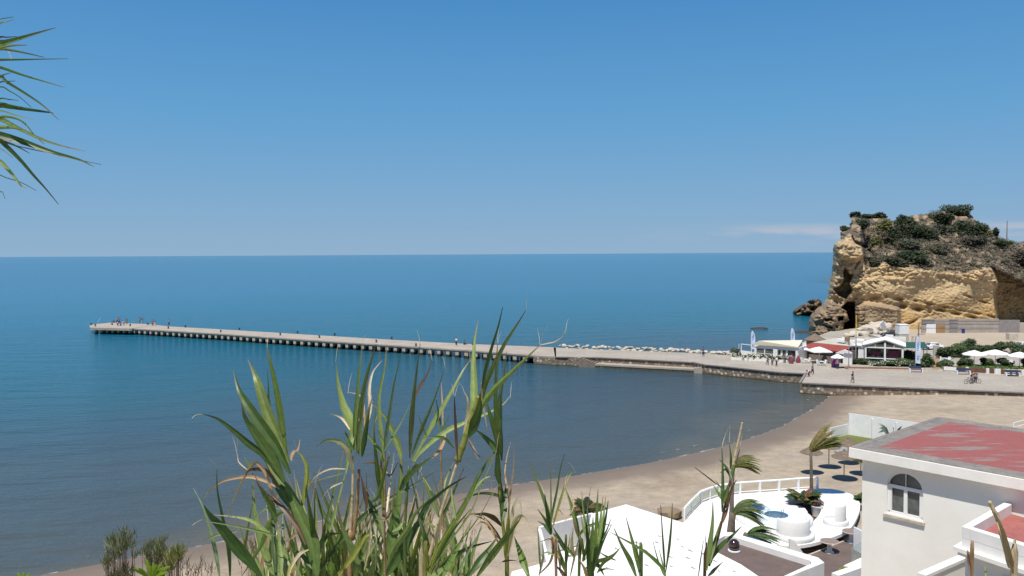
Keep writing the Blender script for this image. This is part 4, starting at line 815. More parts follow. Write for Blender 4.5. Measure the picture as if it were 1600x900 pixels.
# -- vehicles
def car(p, rz, paint, label, L_=4.2):
    t = thing('parked_car', label, 'car', p, rz, None, False)
    prof = [(-.5, .25), (-.5, .7), (-.36, .85), (-.22, .92), (-.1, 1.38), (.22, 1.42), (.40, 1.0), (.5, .92), (.5, .25)]
    vs = [(x*L_, -.82 if z < 1 else -.68, z) for x, z in prof]+[(x*L_, .82 if z < 1 else .68, z) for x, z in prof]; n = len(prof)
    MB().add(vs, [tuple(range(n)), tuple(range(2*n-1, n-1, -1))]+[(i, n+i, n+(i+1) % n, (i+1) % n) for i in range(n)]).build('body', M[paint], t, bevel=.05)
    MB().box((.06*L_, 0, 1.16), (L_*.36, 1.47, .3)).build('side_windows', M['glass'], t)
    c = [(-.225*L_, .92), (-.115*L_, 1.34)]; MB().add([(c[0][0]-.02, -.66, c[0][1]+.02), (c[0][0]-.02, .66, c[0][1]+.02), (c[1][0]-.02, .6, c[1][1]+.02), (c[1][0]-.02, -.6, c[1][1]+.02)], [(0, 1, 2, 3)]).build('windscreen', M['glass'], t)
    for x in (-.31, .31):
        for y in (-.78, .78):
            w = MB(); w.tube([(x*L_, y-.1, .31), (x*L_, y+.1, .31)], .31, 16); w.build('wheel', M['tyre'], t)
    for y in (-.6, .6): MB().box((-.5*L_-.01, y, .66), (.04, .3, .14)).build('headlight', M['paint'], t)
    return t
car(gp(1456, 546, DZ+.006), .05, 'carpaint', 'white car parked behind the wooden path, only its top showing')
car(gp(1596, 545, DZ+.006), .3, 'carpaint', 'white car parked at the right picture edge behind the garden')
# terrace behind white cafe with dark car
t = thing('storage_platform', 'raised white platform behind the white cafe carrying the dark car', 'platform', gp(1395, 540)); a, b = gp(1380, 538).xy, gp(1415, 539).xy
MB().prism([a, b, b+Vector((1, 9)), a+Vector((1, 9))], DZ, 3.0).build('base', M['flatroof'], t); MB().wall(a+Vector((0, -.1)), b+Vector((0, -.1)), .2, 3.01, 3.5).build('parapet', M['white'], t)
car(Vector((a.x+3.4, a.y+3.5, 3.0)), .1, 'carpaint_dark', 'dark car parked on the raised platform by the white hut', 4.4)
p = P(1409.5, 521, 172); t = thing('storage_hut', 'plain white box hut against the foot of the ochre cliff', 'hut', p); MB().box((p.x, p.y, p.z+.9), (2.1, 2, 2.0)).build('wall', M['white'], t, bevel=.03); MB().box((p.x, p.y, p.z+1.95), (2.2, 2.1, .12)).build('roof', M['white_roof'], t)
MB().box((p.x, p.y, (p.z-.15)/2), (2.0, 1.9, max(p.z-.1, .5))).build('base', M['flatroof'], t)
p = P(1380, 509, 168); tag(MB().box(p, (1.0, .15, 2.2), .2, .3, -.7).build('tilted_board', M['paint']), 'white board leaning at an angle on the boulder heap', 'board')
# -- gate wall at the cliff foot
a, b = gp(1438, 520, DZ).xy, gp(1572, 520, DZ).xy; c_ = gp(1604, 524, DZ).xy; y_ = 196
def X_(px): return G(px, 520, DZ).x
hw = 3.4; yb = G(1500, 520, DZ).y
t = thing('boundary_wall', 'long grey corrugated boundary wall with a white and a brown door under the cliff', 'wall', (X_(1438), yb, DZ))
MB().wall((X_(1438), yb), (X_(1562), yb), .3, DZ, DZ+hw).build('panel', M['wallpanel'], t)
MB().wall((X_(1562)+.01, yb), (X_(1594), yb-.5), .3, DZ, DZ+hw-.3).build('dark_panel', M['wallpanel2'], t); MB().wall((X_(1594)+.01, yb-.5), (X_(1650), yb-5), .3, DZ, DZ+hw-.9).build('panel', M['wallpanel'], t)
MB().wall((X_(1445), yb-.2), (X_(1460), yb-.2), .12, DZ, DZ+2.2).build('white_door', M['paint'], t)
MB().wall((X_(1461), yb-.2), (X_(1475), yb-.2), .12, DZ, DZ+2.2).build('brown_door', M['oak'], t); MB().wall((X_(1482), yb-.2), (X_(1495), yb-.2), .1, DZ, DZ+hw-.05).build('dark_panel', M['wallpanel2'], t)
MB().wall((X_(1438), yb-.2), (X_(1458), yb-.2), .1, DZ+2.25, DZ+hw-.05).build('dark_panel', M['wallpanel2'], t)
mb = MB(); [mb.wall((X_(1438), yb-.27), (X_(1562), yb-.27),   .05, DZ+h, DZ+h+.03) for h in (1.2, 2.3, 3.0)]; mb.build('wires', M['dark'], t)
p = Vector((X_(1501.5), yb-1, DZ)); t = thing('waste_bin', 'dark blue wheeled bin against the grey boundary wall', 'bin', p, 0, None, False); MB().box((0, 0, .5), (.55, .55, 1.0)).build('body', M['blue'], t, bevel=.03); MB().box((0, 0, 1.04), (.6, .62, .08)).build('lid', M['blue'], t, bevel=.02)
p = gp(1581, 531); tag(MB().box((p.x, p.y, DZ+.75), (2.0, 1.2, 1.5)).box((p.x-.0, p.y-.62, DZ+.75), (.06, .06, 1.5)).build('utility_cabinet', M['boulder'], bevel=.03), 'pale utility cabinet at the right end of the car park', 'cabinet')
p = gp(1435, 540); t = thing('utility_pole', 'brown wooden pole with a cross bar left of the car park', 'pole', p, 0, None, False); MB().tube([(0, 0, 0), (0, 0, 4.6)], .12, 8).build('post', M['wood'], t); MB().box((.5, 0, 2.4), (1.6, .1, .1)).build('cross_bar', M['greenawn'], t)
for k, x in enumerate((1426, 1431)): 
    p = gp(x, 538); tag(MB().box((p.x, p.y, DZ+.9), (.35, .3, 1.8), 0, 0, .1*k).build('concrete_post', M['boulder']), ['left pale concrete post beside the brown wooden pole', 'right pale concrete post beside the brown wooden pole'][k], 'post')
# dark beached shape behind / wood path handled above

# ================================================================ PEOPLE
POSE = {}
def skinmesh(verts, edges, radii, name, sub=2, root=0):
    me = bpy.data.meshes.new(name); me.from_pydata(verts, edges, []); o = bpy.data.objects.new(name, me); COL.objects.link(o)
    mo = o.modifiers.new('s', 'SKIN'); me.skin_vertices[0].data[root].use_root = True
    for i, r in enumerate([q*1.18 for q in radii]): me.skin_vertices[0].data[i].radius = (r, r) if isinstance(r, (int, float)) else r
    mo.use_smooth_shade = True; s = o.modifiers.new('u', 'SUBSURF'); s.levels = sub
    dg = bpy.context.evaluated_depsgraph_get(); dg.update(); r = bpy.data.meshes.new_from_object(o.evaluated_get(dg)); bpy.data.objects.remove(o); r.name = name; return r
def make_pose(nm):
    # pelvis, chest, neck, head, shoulders, elbows, hands, hips, knees, feet
    if nm == 'stand': J = dict(pe=(0, 0, .95), ch=(0, 0, 1.30), ne=(0, 0, 1.48), he=(0, -.02, 1.64), sh=(.19, 0, 1.42), el=(.25, .03, 1.15), ha=(.24, -.06, .88), hi=(.09, 0, .88), kn=(.10, -.02, .48), an=(.11, .02, .06), to=(.12, -.14, .04))
    if nm == 'walk': J = dict(pe=(0, 0, .94), ch=(0, -.03, 1.29), ne=(0, -.04, 1.47), he=(0, -.07, 1.63), sh=(.19, -.02, 1.41), el=(.24, .08, 1.16), ha=(.24, -.04, .93), hi=(.09, 0, .87), kn=(.10, -.14, .50), an=(.11, -.16, .09), to=(.11, -.30, .05))
    if nm == 'sit': J = dict(pe=(0, 0, .16), ch=(0, -.04, .50), ne=(0, -.06, .68), he=(0, -.10, .84), sh=(.18, -.04, .62), el=(.24, -.16, .40), ha=(.14, -.34, .40), hi=(.09, -.02, .14), kn=(.16, -.38, .40), an=(.13, -.55, .07), to=(.14, -.68, .05))
    if nm == 'bend': J = dict(pe=(0, .12, .85), ch=(0, -.18, 1.02), ne=(0, -.34, 1.04), he=(0, -.48, .98), sh=(.17, -.26, 1.0), el=(.2, -.34, .74), ha=(.14, -.42, .5), hi=(.09, .12, .80), kn=(.10, .0, .44), an=(.1, .06, .06), to=(.11, -.1, .04))
    vs = [J['pe'], J['ch'], J['ne'], J['he'], (J['he'][0], J['he'][1]-.01, J['he'][2]+.10)]; rad = [.13, .135, .055, .095, .06]; ed = [(0, 1), (1, 2), (2, 3), (3, 4)]
    sv = [J['pe'], J['ch'], tuple(np.array(J['ne'])*.8+np.array(J['ch'])*.2)]; sr = [.145, .16, .075]; se = [(0, 1), (1, 2)]; tv = [tuple(np.array(J['pe'])*.9+np.array(J['ch'])*.1)]; tr = [.15]; te = []
    for s in (-1, 1):
        g = lambda k: (J[k][0]*s, J[k][1], J[k][2])
        w = nm == 'walk' and s < 0
        kn, anp, to = g('kn'), g('an'), g('to')
        if w: kn, anp, to = (-.10, .06, .48), (-.11, .28, .14), (-.11, .20, .04)
        ha = g('ha')
        b = len(vs); vs += [g('sh'), g('el'), ha, (ha[0], ha[1]-.04, ha[2]-.09)]; rad += [.06, .042, .030, .028]; ed += [(1, b), (b, b+1), (b+1, b+2), (b+2, b+3)]
        b = len(vs); vs += [g('hi'), kn, anp, to]; rad += [.095, .062, .04, .035]; ed += [(0, b), (b, b+1), (b+1, b+2), (b+2, b+3)]
        b = len(sv); sv += [g('sh'), g('el')]; sr += [.075, .058]; se += [(1, b), (b, b+1)]
        b = len(tv); tv += [g('hi'), kn, tuple(np.array(anp)*.85+np.array(kn)*.15)]; tr += [.115, .078, .06]; te += [(0, b), (b, b+1), (b+1, b+2)]
    h = J['he']; hb = MB().lathe((h[0], h[1]+.02, h[2]), [(.09, -.02), (.118, .04), (.10, .12), (.05, .165), (0, .175)], 12)
    hm = bpy.data.meshes.new('hair'); hm.from_pydata([tuple(v) for v in hb.v], [], hb.f); hm.materials.append(M['hairdark'])
    body = skinmesh(vs, ed, rad, 'person'); body.materials.clear(); body.materials.append(M['skin'])
    return body, skinmesh(sv, se, sr, 'shirt'), skinmesh(tv, te, tr, 'trousers'), hm
for n_ in ('stand', 'walk', 'sit', 'bend'): POSE[n_] = make_pose(n_)
def person(p, pose, shirt, trou, label, rz=0, sc_=1, hair='hairdark'):
    b, s, t, h = POSE[pose]
    o = bpy.data.objects.new('person', b); COL.objects.link(o); o.location = p; o.rotation_euler = (0, 0, rz); o.scale = (sc_,)*3; tag(o, label, 'person')
    for nm, me, mm in (('shirt', s, shirt), ('trousers', t, trou), ('hair', h, hair)):
        c = bpy.data.objects.new(nm, me); COL.objects.link(c); c.parent = o
        if not me.materials: me.materials.append(M['c_grey'])
        c.material_slots[0].link = 'OBJECT'; c.material_slots[0].material = M[mm]
    return o
HZ = DZ+.06
PP = [(175.5, 507.5, 'sit', 'c_red', 'c_grey', 'person in red sitting nearest the tip of the pier'), (183, 505.5, 'stand', 'c_khaki', 'c_navy', 'person in a pale top standing in the left group on the pier head'), (186.5, 505.5, 'stand', 'c_navy', 'c_navy', 'person in navy standing beside the one in a pale top on the pier head'),
      (184, 509, 'bend', 'c_white', 'c_black', 'person in white bending over in the middle of the pier head'), (188.5, 509, 'sit', 'c_blue', 'c_blue', 'person in blue sitting on the deck in the middle of the pier head'), (193.5, 508.5, 'bend', 'c_white', 'c_grey', 'person in white leaning forward right of the blue seated one'), (198, 507, 'stand', 'c_navy', 'c_khaki', 'person in navy and khaki standing at the right of the middle group'),
      (218.5, 504.8, 'stand', 'c_navy', 'c_grey', 'person in navy standing on the far side of the pier, left of a pair'), (222.5, 505.8, 'stand', 'c_navy', 'c_white', 'person in navy and white standing on the far side, right of a pair'), (238.5, 509.5, 'stand', 'c_black', 'c_red', 'person in a dark top standing left in the pair beyond the pier head'), (242.3, 509.3, 'stand', 'c_navy', 'c_white', 'person in navy top and pale trousers, right in the pair beyond the pier head'), (264, 508.5, 'stand', 'c_grey', 'c_navy', 'person in grey standing alone farthest right of the fishing groups'),
      (713, 540, 'stand', 'c_white', 'c_black', 'person in a white top walking on the pier deck nearer the shore'), (725.5, 538.5, 'sit', 'c_navy', 'c_navy', 'person in navy sitting on the far edge of the deck behind the reeds'), (739, 539, 'sit', 'c_navy', 'c_black', 'dark dressed person sitting on the far edge partly behind a reed leaf')]
for k, (x, y, po, s, t_, lab) in enumerate(PP): person(gp(x, y, HZ if x < 205 else DZ), po, s, t_, lab, random.uniform(-1, 1)+(0 if po != 'sit' else .5), 1.0)
PQ = [(1098.8, 557, 'walk', 'c_navy', 'c_navy', 'person in dark clothes walking alone along the quay', 1.5), (1199, 570.5, 'walk', 'c_grey', 'c_grey', 'leftmost of three people walking before the flower troughs, in grey', 1.2), (1206.5, 571, 'stand', 'c_black', 'c_grey', 'middle of three people walking before the flower troughs, in black', .3), (1213.2, 572.4, 'walk', 'c_white', 'c_black', 'rightmost of three walkers before the flower troughs, in a white top', 1.8), (1225.5, 567.2, 'stand', 'c_navy', 'c_grey', 'person in dark blue standing by the flower troughs near the maroon cones', 2),
      (1269.3, 585, 'walk', 'c_grey', 'c_black', 'person in a grey top standing above the corner of the quay', 1), (1263.5, 588.5, 'bend', 'c_white', 'c_red', 'person in a white shirt bending down at the corner of the quay', -1), (1332, 598.5, 'walk', 'c_black', 'c_grey', 'person with a black top walking alone on the open promenade', .8), (1308, 576.5, 'stand', 'c_purple', 'c_navy', 'person in purple standing in front of the maroon kiosk', 0)]
for x, y, po, s, t_, lab, rz in PQ: person(gp(x, y), po, s, t_, lab, rz)
def bicycle(p, rz, label):
    t = thing('bicycle', label, 'bicycle', p, rz, None, False)
    for x in (-.52, .52):
        w = MB(); pts = [(x+.33*math.cos(a_), 0, .34+.33*math.sin(a_)) for a_ in np.linspace(0, 2*math.pi, 19)]; w.tube(pts, .03, 5, cap=False)
        for k in range(5): w.tube([(x, 0, .34), (x+.32*math.cos(k*1.256), 0, .34+.32*math.sin(k*1.256))], .008, 3)
        w.build('wheel', M['tyre'], t)
    f = MB(); A_ = dict(r=(-.52, 0, .34), b=(0, 0, .3), s=(-.16, 0, .85), h=(.36, 0, .85), f=(.52, 0, .34))
    for i, j in ('rb', 'bs', 'rs', 'sh', 'bh', 'hf'): f.tube([A_[i], A_[j]], .022, 5)
    f.build('frame', M['dark'], t); MB().box((-.18, 0, .92), (.25, .12, .05)).build('saddle', M['tyre'], t); MB().tube([(.36, 0, .85), (.34, 0, 1.02)], .02, 5).tube([(.34, -.28, 1.02), (.34, .28, 1.02)], .018, 5).build('handlebar', M['dark'], t)
bicycle(gp(1514, 599.5), .2, 'left of the two bicycles on the open promenade'); bicycle(gp(1523.5, 599), -.1, 'right of the two bicycles on the open promenade')
person(gp(1518.5, 600), 'stand', 'c_black', 'c_grey', 'person in black beside the left bicycle on the promenade', .5); person(gp(1524, 598), 'stand', 'c_black', 'c_navy', 'person in black beside the right bicycle on the promenade', -.5)
# fishing rod at the tip
p = gp(151, 507, HZ); tag(MB().tube([p, p+Vector((.4, .2, 1.0)), p+Vector((1.0, .5, 2.0))], .03, 5).build('fishing_rod', M['paint']), 'thin pale fishing rod propped near the tip of the pier', 'fishing rod')

# ================================================================ BEACH CLUB
def bz(x, y, z): return G(x, y, z)
# thatched umbrellas
for k, (x, y, s) in enumerate([(1267.5, 737, 1.02), (1295, 728.5, 1.06), (1318.7, 748, 1.1), (1325, 722, .98), (1345, 740, 1.05)]):
    o = parasol(bz(x, y, 1.25), 1.0*s, 2.3*s, ['thatched beach umbrella farthest left, beside the tall palm', 'thatched beach umbrella second from left, right of the palm crown', 'thatched beach umbrella nearest the camera, in the middle of the cluster', 'thatched beach umbrella farthest back, by the white fence', 'thatched beach umbrella half hidden by the house roof corner'][k], 'thatch', .55, 28, None, 'beach umbrella', 'beach_umbrella', shaggy=True)
# white fence, lawn
z0 = 1.6
lw = [bz(1306, 684, z0).xy, bz(1328, 677.5, z0).xy, bz(1440, 697, z0).xy, bz(1400, 730, z0).xy, bz(1326, 708, z0).xy]
struct(MB().prism(lw, .8, z0), 'lawn', M['lawn'])
A0, A1, A2, A3 = bz(1297.5, 686.5, 1.5).xy, bz(1326, 679, z0).xy, bz(1440, 697, z0).xy, bz(1326, 706, 1.3).xy
t = thing('white_fence', 'tall white panel fence around the small lawn', 'fence', (A1.x, A1.y, z0))
MB().wall(A1, A2, .12, 1.2, z0+2.35).build('tall_panel', M['paint'], t); MB().wall(A0, A1, .1, 1.0, z0+1.15, z1b=z0+1.2).build('low_panel', M['paint'], t)
for p, h in ((A1, 2.75), (A1+(A2-A1)*.33, 2.5), (A1+(A2-A1)*.66, 2.5)): MB().box((p.x, p.y-.12, 1.2+h/2), (.16, .14, h)).build('post', M['paint'], t)
tag(MB().wall(bz(1305, 699, 1.25).xy, bz(1327, 711, 1.25).xy, .2, .9, 2.05).build('low_wall', M['white']), 'low white wall between the lawn and the thatched umbrellas', 'wall')
lf = MB(); c = bz(1394, 690, z0)
for k in range(14):
    an_ = random.uniform(0, 6.28); d = Vector((math.cos(an_)*.5, math.sin(an_)*.5, 1)).normalized(); s_ = d.orthogonal().normalized()*.05; lf.add([c-s_, c+s_, c+d*1.7+s_*2, c+d*2.3+Vector((math.cos(an_)*.5, 0, -.2)), c+d*1.7-s_*2], [(0, 1, 2, 3, 4)], (.10, .13, .07, 1))
tag(lf.build('garden_plant', M['foliage']), 'grey green young palm in front of the tall white fence', 'plant')
p0, p1 = bz(1583, 668, 1.3).xy, bz(1625, 657, 1.3).xy
tag(MB().wall(p0, p1, .1, 1.2, 1.35).wall(p0, p1, .1, 1.75, 1.85).box((*p0, 1.5), (.12, .12, .75)).box((*p1, 1.5), (.12, .12, .75)).build('beach_rail', M['paint']), 'short white rail on the sand behind the house roof', 'rail')

TZ = 2.0
ft = [(1069, 815), (1095, 786), (1123, 776), (1156, 771), (1217, 767), (1264, 763.5), (1300, 764), (1325, 770), (1340, 779), (1344, 793), (1338, 811), (1327, 827), (1305, 838), (1275, 847.5), (1250, 852), (1229, 853), (1190, 850), (1130, 860), (1060, 880), (1000, 880), (1040, 835)]
hole = [(1225, 787), (1248, 782), (1272, 780), (1288, 785), (1283, 797), (1278, 807), (1262, 822), (1256, 815), (1262, 800), (1250, 790)]
def holed(outer, inner, z0, z1):
    bm = bmesh.new(); loops = []
    for pl in (outer, inner):
        vs = [bm.verts.new((p.x, p.y, z1)) for p in pl]; loops.append([bm.edges.new((vs[i], vs[(i+1) % len(vs)])) for i in range(len(vs))])
    r = bmesh.ops.triangle_fill(bm, edges=loops[0]+loops[1], use_beauty=True); fs = [f for f in bm.faces]
    bmesh.ops.recalc_face_normals(bm, faces=fs)
    e = bmesh.ops.extrude_face_region(bm, geom=fs); bmesh.ops.translate(bm, verts=[v for v in e['geom'] if isinstance(v, bmesh.types.BMVert)], vec=(0, 0, z0-z1)); bmesh.ops.recalc_face_normals(bm, faces=bm.faces[:])
    me = bpy.data.meshes.new('deck'); bm.to_mesh(me); bm.free(); return me
def smoothpoly(pts, n=4):
    out = []; m_ = len(pts)
    for i in range(m_):
        p = [Vector(pts[(i+k) % m_]) for k in (-1, 0, 1, 2)]
        for j in range(n):
            u = j/n; out.append(.5*((2*p[1])+(-p[0]+p[2])*u+(2*p[0]-5*p[1]+4*p[2]-p[3])*u*u+(-p[0]+3*p[1]-3*p[2]+p[3])*u**3))
    return out
outer = smoothpoly([bz(x, y, TZ).xy for x, y in ft], 3); inner = smoothpoly([bz(x, y, TZ).xy for x, y in hole], 2)
t = thing('club_terrace', 'gleaming white curved beach club terrace with a planting hole', 'terrace', bz(1200, 850, TZ))
me = holed(outer, inner, TZ-.22, TZ); me.materials.append(M['white_roof']); o = bpy.data.objects.new('slab', me); COL.objects.link(o); o.parent = t; o.matrix_parent_inverse = PINV[t.name]
cp_ = Vector((sum(p.x for p in outer)/len(outer), sum(p.y for p in outer)/len(outer)))
MB().prism([cp_+(p-cp_)*.93 for p in outer if True], 1.0, 1.32).build('plinth', M['soil'], t)
# railing
rl = [bz(x, y, TZ) for x, y in [(1069, 814), (1081, 800), (1095, 786), (1109, 780.5), (1123, 776), (1156, 771.5), (1187, 769.5), (1217, 767.5), (1247, 765), (1277, 763.5)]]
t = thing('terrace_railing', 'white railing with square posts curving along the seaward side of the terrace', 'railing', rl[0])
up_ = lambda p, h: p+Vector((0, 0, h))
MB().tube([up_(p, .92) for p in rl], .085, 8).build('handrail', M['paint'], t); MB().tube([up_(p, .16) for p in rl], .04, 6).build('bottom_rail', M['paint'], t)
for k, p in enumerate(rl):
    w = .1 if k < 5 else .16; MB().box((p.x, p.y, TZ+.46), (w, w, .92), .3).build('post', M['paint'], t)
pa = MB()
for k in range(5): pa.wall(rl[k].xy, rl[k+1].xy, .015, TZ+.18, TZ+.85)
pa.build('glass_panel', M['clear'], t)
# round pool basin
c = bz(1208, 812, TZ); t = thing('round_pool', 'round white basin of pale blue water on the club terrace', 'pool', c, 0, None, False)
MB().lathe((0, 0, 0), [(2.75, 0), (2.75, .30), (2.68, .36), (2.3, .36), (2.25, .30), (2.25, .1)], 48).build('rim', M['seatwhite'], t, True); MB().lathe((0, 0, 0), [(2.27, .26), (0, .26)], 48).build('water', M['pool'], t)
p = bz(1212, 806, TZ+.26); t = thing('round_table', 'large round white table on thin legs standing in the basin', 'table', p, 0, None, False)
MB().lathe((0, 0, 0), [(.80, .70), (.84, .73), (.80, .76), (0, .76)], 32).build('table_top', M['seatwhite'], t)
for k in range(4): a_ = .6+k*math.pi/2; MB().tube([(.68*math.cos(a_), .68*math.sin(a_), 0), (.68*math.cos(a_), .68*math.sin(a_), .71)], .02, 6).build('leg', M['grey'], t)
# curved plaster seats
def curved_seat(p, r, hb, face, label, rs):
    t = thing('plaster_bench', label, 'seat', p, face, None, False)
    MB().lathe((0, 0, 0), [(r*1.25, 0), (r*1.28, .05), (r*1.28, .26), (r*1.22, .32), (0, .32)], 32).build('base', M['seatwhite'], t, True)
    MB().lathe((0, 0, 0), [(r*.80, .32), (r*.80, hb-.05), (r*.84, hb), (r*.95, hb), (r, hb-.05), (r, .32)], 24, a0=-rs, a1=rs).build('backrest', M['seatwhite'], t, True)
    return t
curved_seat(bz(1238, 838, TZ), 1.15, 1.35, -math.pi/2-.1, 'wide curved white plaster seat with its back to the camera beside the basin', 1.35)
curved_seat(bz(1306, 818, TZ), .68, 1.45, -math.pi/2+.5, 'narrow curved white plaster seat on the right arm of the terrace', 1.0)
# lower terrace floor
struct(MB().prism([bz(x, y, 1.45).xy for x, y in [(1262, 868), (1350, 833), (1420, 860), (1400, 960), (1180, 960)]], .9, 1.45), 'lower_terrace', M['deck'])
struct(MB().wall(bz(1262, 868, 1.45).xy, bz(1350, 833, 1.45).xy, .12, 1.0, 1.48), 'terrace_edging', M['boulder'])
for k, (x, y) in enumerate([(1296, 863), (1330, 847)]):
    p = bz(x, y, 1.45); t = thing('pedestal_table', ['round brown topped table on a round foot, left on the lower terrace', 'round brown topped table beside the white screen, partly hidden'][k], 'table', p, 0, None, False)
    MB().lathe((0, 0, 0), [(.56, .72), (.61, .735), (.61, .765), (.58, .78)], 32).build('rim', M['boulder'], t); MB().lathe((0, 0, 0), [(.585, .775), (0, .775)], 32).build('table_top', M['tablebrown'], t)
    MB().lathe((0, 0, 0), [(.30, 0), (.28, .04), (.17, .12), (.13, .5), (.2, .72)], 24).build('pedestal', M['white'], t, True)
# curved fin
fa_, fb_ = bz(1233, 872, 1.45).xy, bz(1265, 870, 1.45).xy
fin = MB(); n = 12; d = (fb_-fa_).normalized(); nn_ = Vector((-d.y, d.x))*.1
vs = []
for i in range(n+1):
    u = i/n; p = fa_+(fb_-fa_)*u; h = 2.75-1.35*(u*u*(3-2*u))
    for s in (-1, 1): vs += [(p.x+nn_.x*s, p.y+nn_.y*s, 1.2), (p.x+nn_.x*s, p.y+nn_.y*s, h)]
fs = []
for i in range(n): k = 4*i; fs += [(k, k+4, k+5, k+1), (k+3, k+7, k+6, k+2), (k+1, k+5, k+7, k+3)]
fs += [(0, 1, 3, 2), (4*n, 4*n+2, 4*n+3, 4*n+1)]
tag(MB().add(vs, fs).build('curved_screen', M['white']), 'white plaster fin with a sweeping curved top at the terrace edge', 'screen')
p0, p1 = bz(1334, 858, 1.45).xy, bz(1352, 868, 1.45).xy
tag(MB().wall(p0, p1, .1, 1.3, 3.0).build('white_screen', M['paint'], bevel=.03), 'white upright screen panel against the house corner', 'screen')
p0, p1 = bz(1331, 884, 1.45).xy, bz(1352, 873, 1.45).xy
tag(MB().wall(p0, p1, .02, 1.46, 2.7).build('glass_balustrade', M['clear']), 'clear glass balustrade panel beside the house corner', 'balustrade')
tag(MB().wall(bz(1324, 888, 1.6).xy, bz(1352, 875, 1.6).xy, .5, 1.2, 1.7).wall(bz(1305, 905, 2).xy, bz(1375, 880, 2).xy, .5, 1.2, 2.3).build('low_wall', M['white']), 'low white wall at the foot of the house corner', 'wall')
leaf_thing('shrub', 'bright yellow green shrub at the bottom beside the house', 'shrub', bz(1320, 893, 2.0), (.35, .3, .3), 350, .12, (.20, .24, .02), seed=301)
# drifted tarpaulin / driftwood by the railing
p = bz(1046, 805, 1.3); o = bpy.data.objects.new('rock_heap', rock_mesh(55, 'wood')); COL.objects.link(o); o.location = p; o.scale = (.9, .7, .6); o.data.materials[0] = mat('tan_debris', (.28, .21, .14), (.2, .15, .1)); tag(o, 'low brown heap on the sand at the left end of the railing', 'heap')

# white roofed building in front
RZ = 4.6
t = thing('white_roof_building', 'low building with a broad dazzling white flat roof behind the reeds', 'building', bz(1000, 850, RZ))
pl = [bz(x, y, RZ).xy for x, y in [(924, 803), (978, 788), (1068, 817), (1103, 833), (1101, 846), (1240, 903), (1300, 960), (780, 960), (800, 893), (855, 878), (911, 866)]]
MB().prism(pl, RZ-.35, RZ).build('roof', M['white_roof'], t)
cc = Vector((sum(p.x for p in pl)/len(pl), sum(p.y for p in pl)/len(pl))); MB().prism([cc+(p-cc)*.96 for p in pl], 1.0, RZ-.352).build('wall', M['white'], t)
rd = (pl[2]-pl[1]).normalized()
va = math.atan2(rd.y, rd.x)
for x, y in [(1001, 848), (1037, 838), (1033, 848), (1066, 843), (1074, 855), (1085, 861), (1052, 870), (1081, 872), (1056, 885), (1090, 888), (1124, 877), (1132, 893), (956, 887), (1015, 860), (990, 875), (1018, 884), (1105, 866), (1110, 890), (1155, 893), (970, 858)]:
    p = bz(x, y, RZ); m_ = MB(); R_ = Matrix.Rotation(va+.25+random.uniform(-.12, .12), 3, 'Z'); vs = [Vector(v) for v in ((-.34, -.22, 0), (.30, -.22, 0), (.30, .22, 0), (-.34, .22, 0), (-.34, -.22, .15), (.30, -.22, .015), (.30, .22, .015), (-.34, .22, .15))]
    m_.add([p+R_ @ v for v in vs], [(3, 2, 1, 0), (4, 5, 6, 7), (0, 1, 5, 4), (1, 2, 6, 5), (2, 3, 7, 6), (3, 0, 4, 7)]); vo = m_.build('roof_vent', M['white_roof'], t)
    k_ = random.uniform(.5, 1); MB().add([p+R_ @ Vector(v) for v in ((-.26, -.224, .015), (-.26+.40*k_, -.224, .015), (-.26, -.224, .04+.08*k_))], [(0, 1, 2)]).build('vent_opening_shade', M['grey'], vo)  # grey triangle paints the shade on the vent's open side
wl_ = MB().wall(bz(843, 826, RZ-.3).xy, bz(926, 804, RZ-.3).xy, .2, RZ-2.0, RZ-.2).wall(bz(843, 826, RZ-.3).xy, bz(858, 884, RZ-.3).xy, .2, RZ-1.1, RZ-.3)
wl_.prism([bz(x, y, 3.0).xy for x, y in [(845, 858), (905, 836), (900, 850), (850, 875)]], 1.0, 2.5); wl_.build('side_wall', M['white'], t)
# brown parapet roof with ball
t = thing('parapet_roof_building', 'small building with a brown roof inside a thick white parapet', 'building', bz(1200, 880, 5)); PZ = 4.95
op = [(1102, 846), (1130, 831.5), (1142, 831.5), (1278, 871), (1288, 879), (1222, 905), (1215, 915)]
ip = [(1112, 848), (1133, 837), (1140, 837), (1266, 876), (1268, 880.5), (1225, 900), (1213, 906)]
OP = [bz(x, y, PZ).xy for x, y in op]; IP = [bz(x, y, PZ).xy for x, y in ip]
pm = MB()
for i in range(5):
    a_, b_, c2_, d2_ = OP[i], OP[i+1], IP[i+1], IP[i]
    pm.add([(a_.x, a_.y, 4.0), (b_.x, b_.y, 4.0), (c2_.x, c2_.y, 4.0), (d2_.x, d2_.y, 4.0), (a_.x, a_.y, PZ), (b_.x, b_.y, PZ), (c2_.x, c2_.y, PZ), (d2_.x, d2_.y, PZ)], [(4, 5, 6, 7), (0, 1, 5, 4), (2, 3, 7, 6)]+([(3, 0, 4, 7)] if i == 0 else [])+([(1, 2, 6, 5)] if i == 4 else []))
pm.build('parapet', M['white'], t); MB().prism([bz(x, y, PZ).xy for x, y in [(1106, 846), (1131, 834), (1142, 834), (1274, 876), (1277, 880), (1222, 904), (1214, 909), (1158, 872)]], 1.0, 4.62).build('roof', M['deck'], t)
cc2 = [OP[k] for k in (0, 1, 2, 3, 4, 5, 6)]; c2c = Vector((sum(p.x for p in cc2)/7, sum(p.y for p in cc2)/7)); MB().prism([c2c+(p-c2c)*.985 for p in cc2], 1.0, 4.1).build('wall', M['white'], t)
p = bz(1147, 861, 4.65); t = thing('ball_lamp', 'glossy dark brown ball on a white base on the brown roof', 'ball lamp', p, 0, None, False)
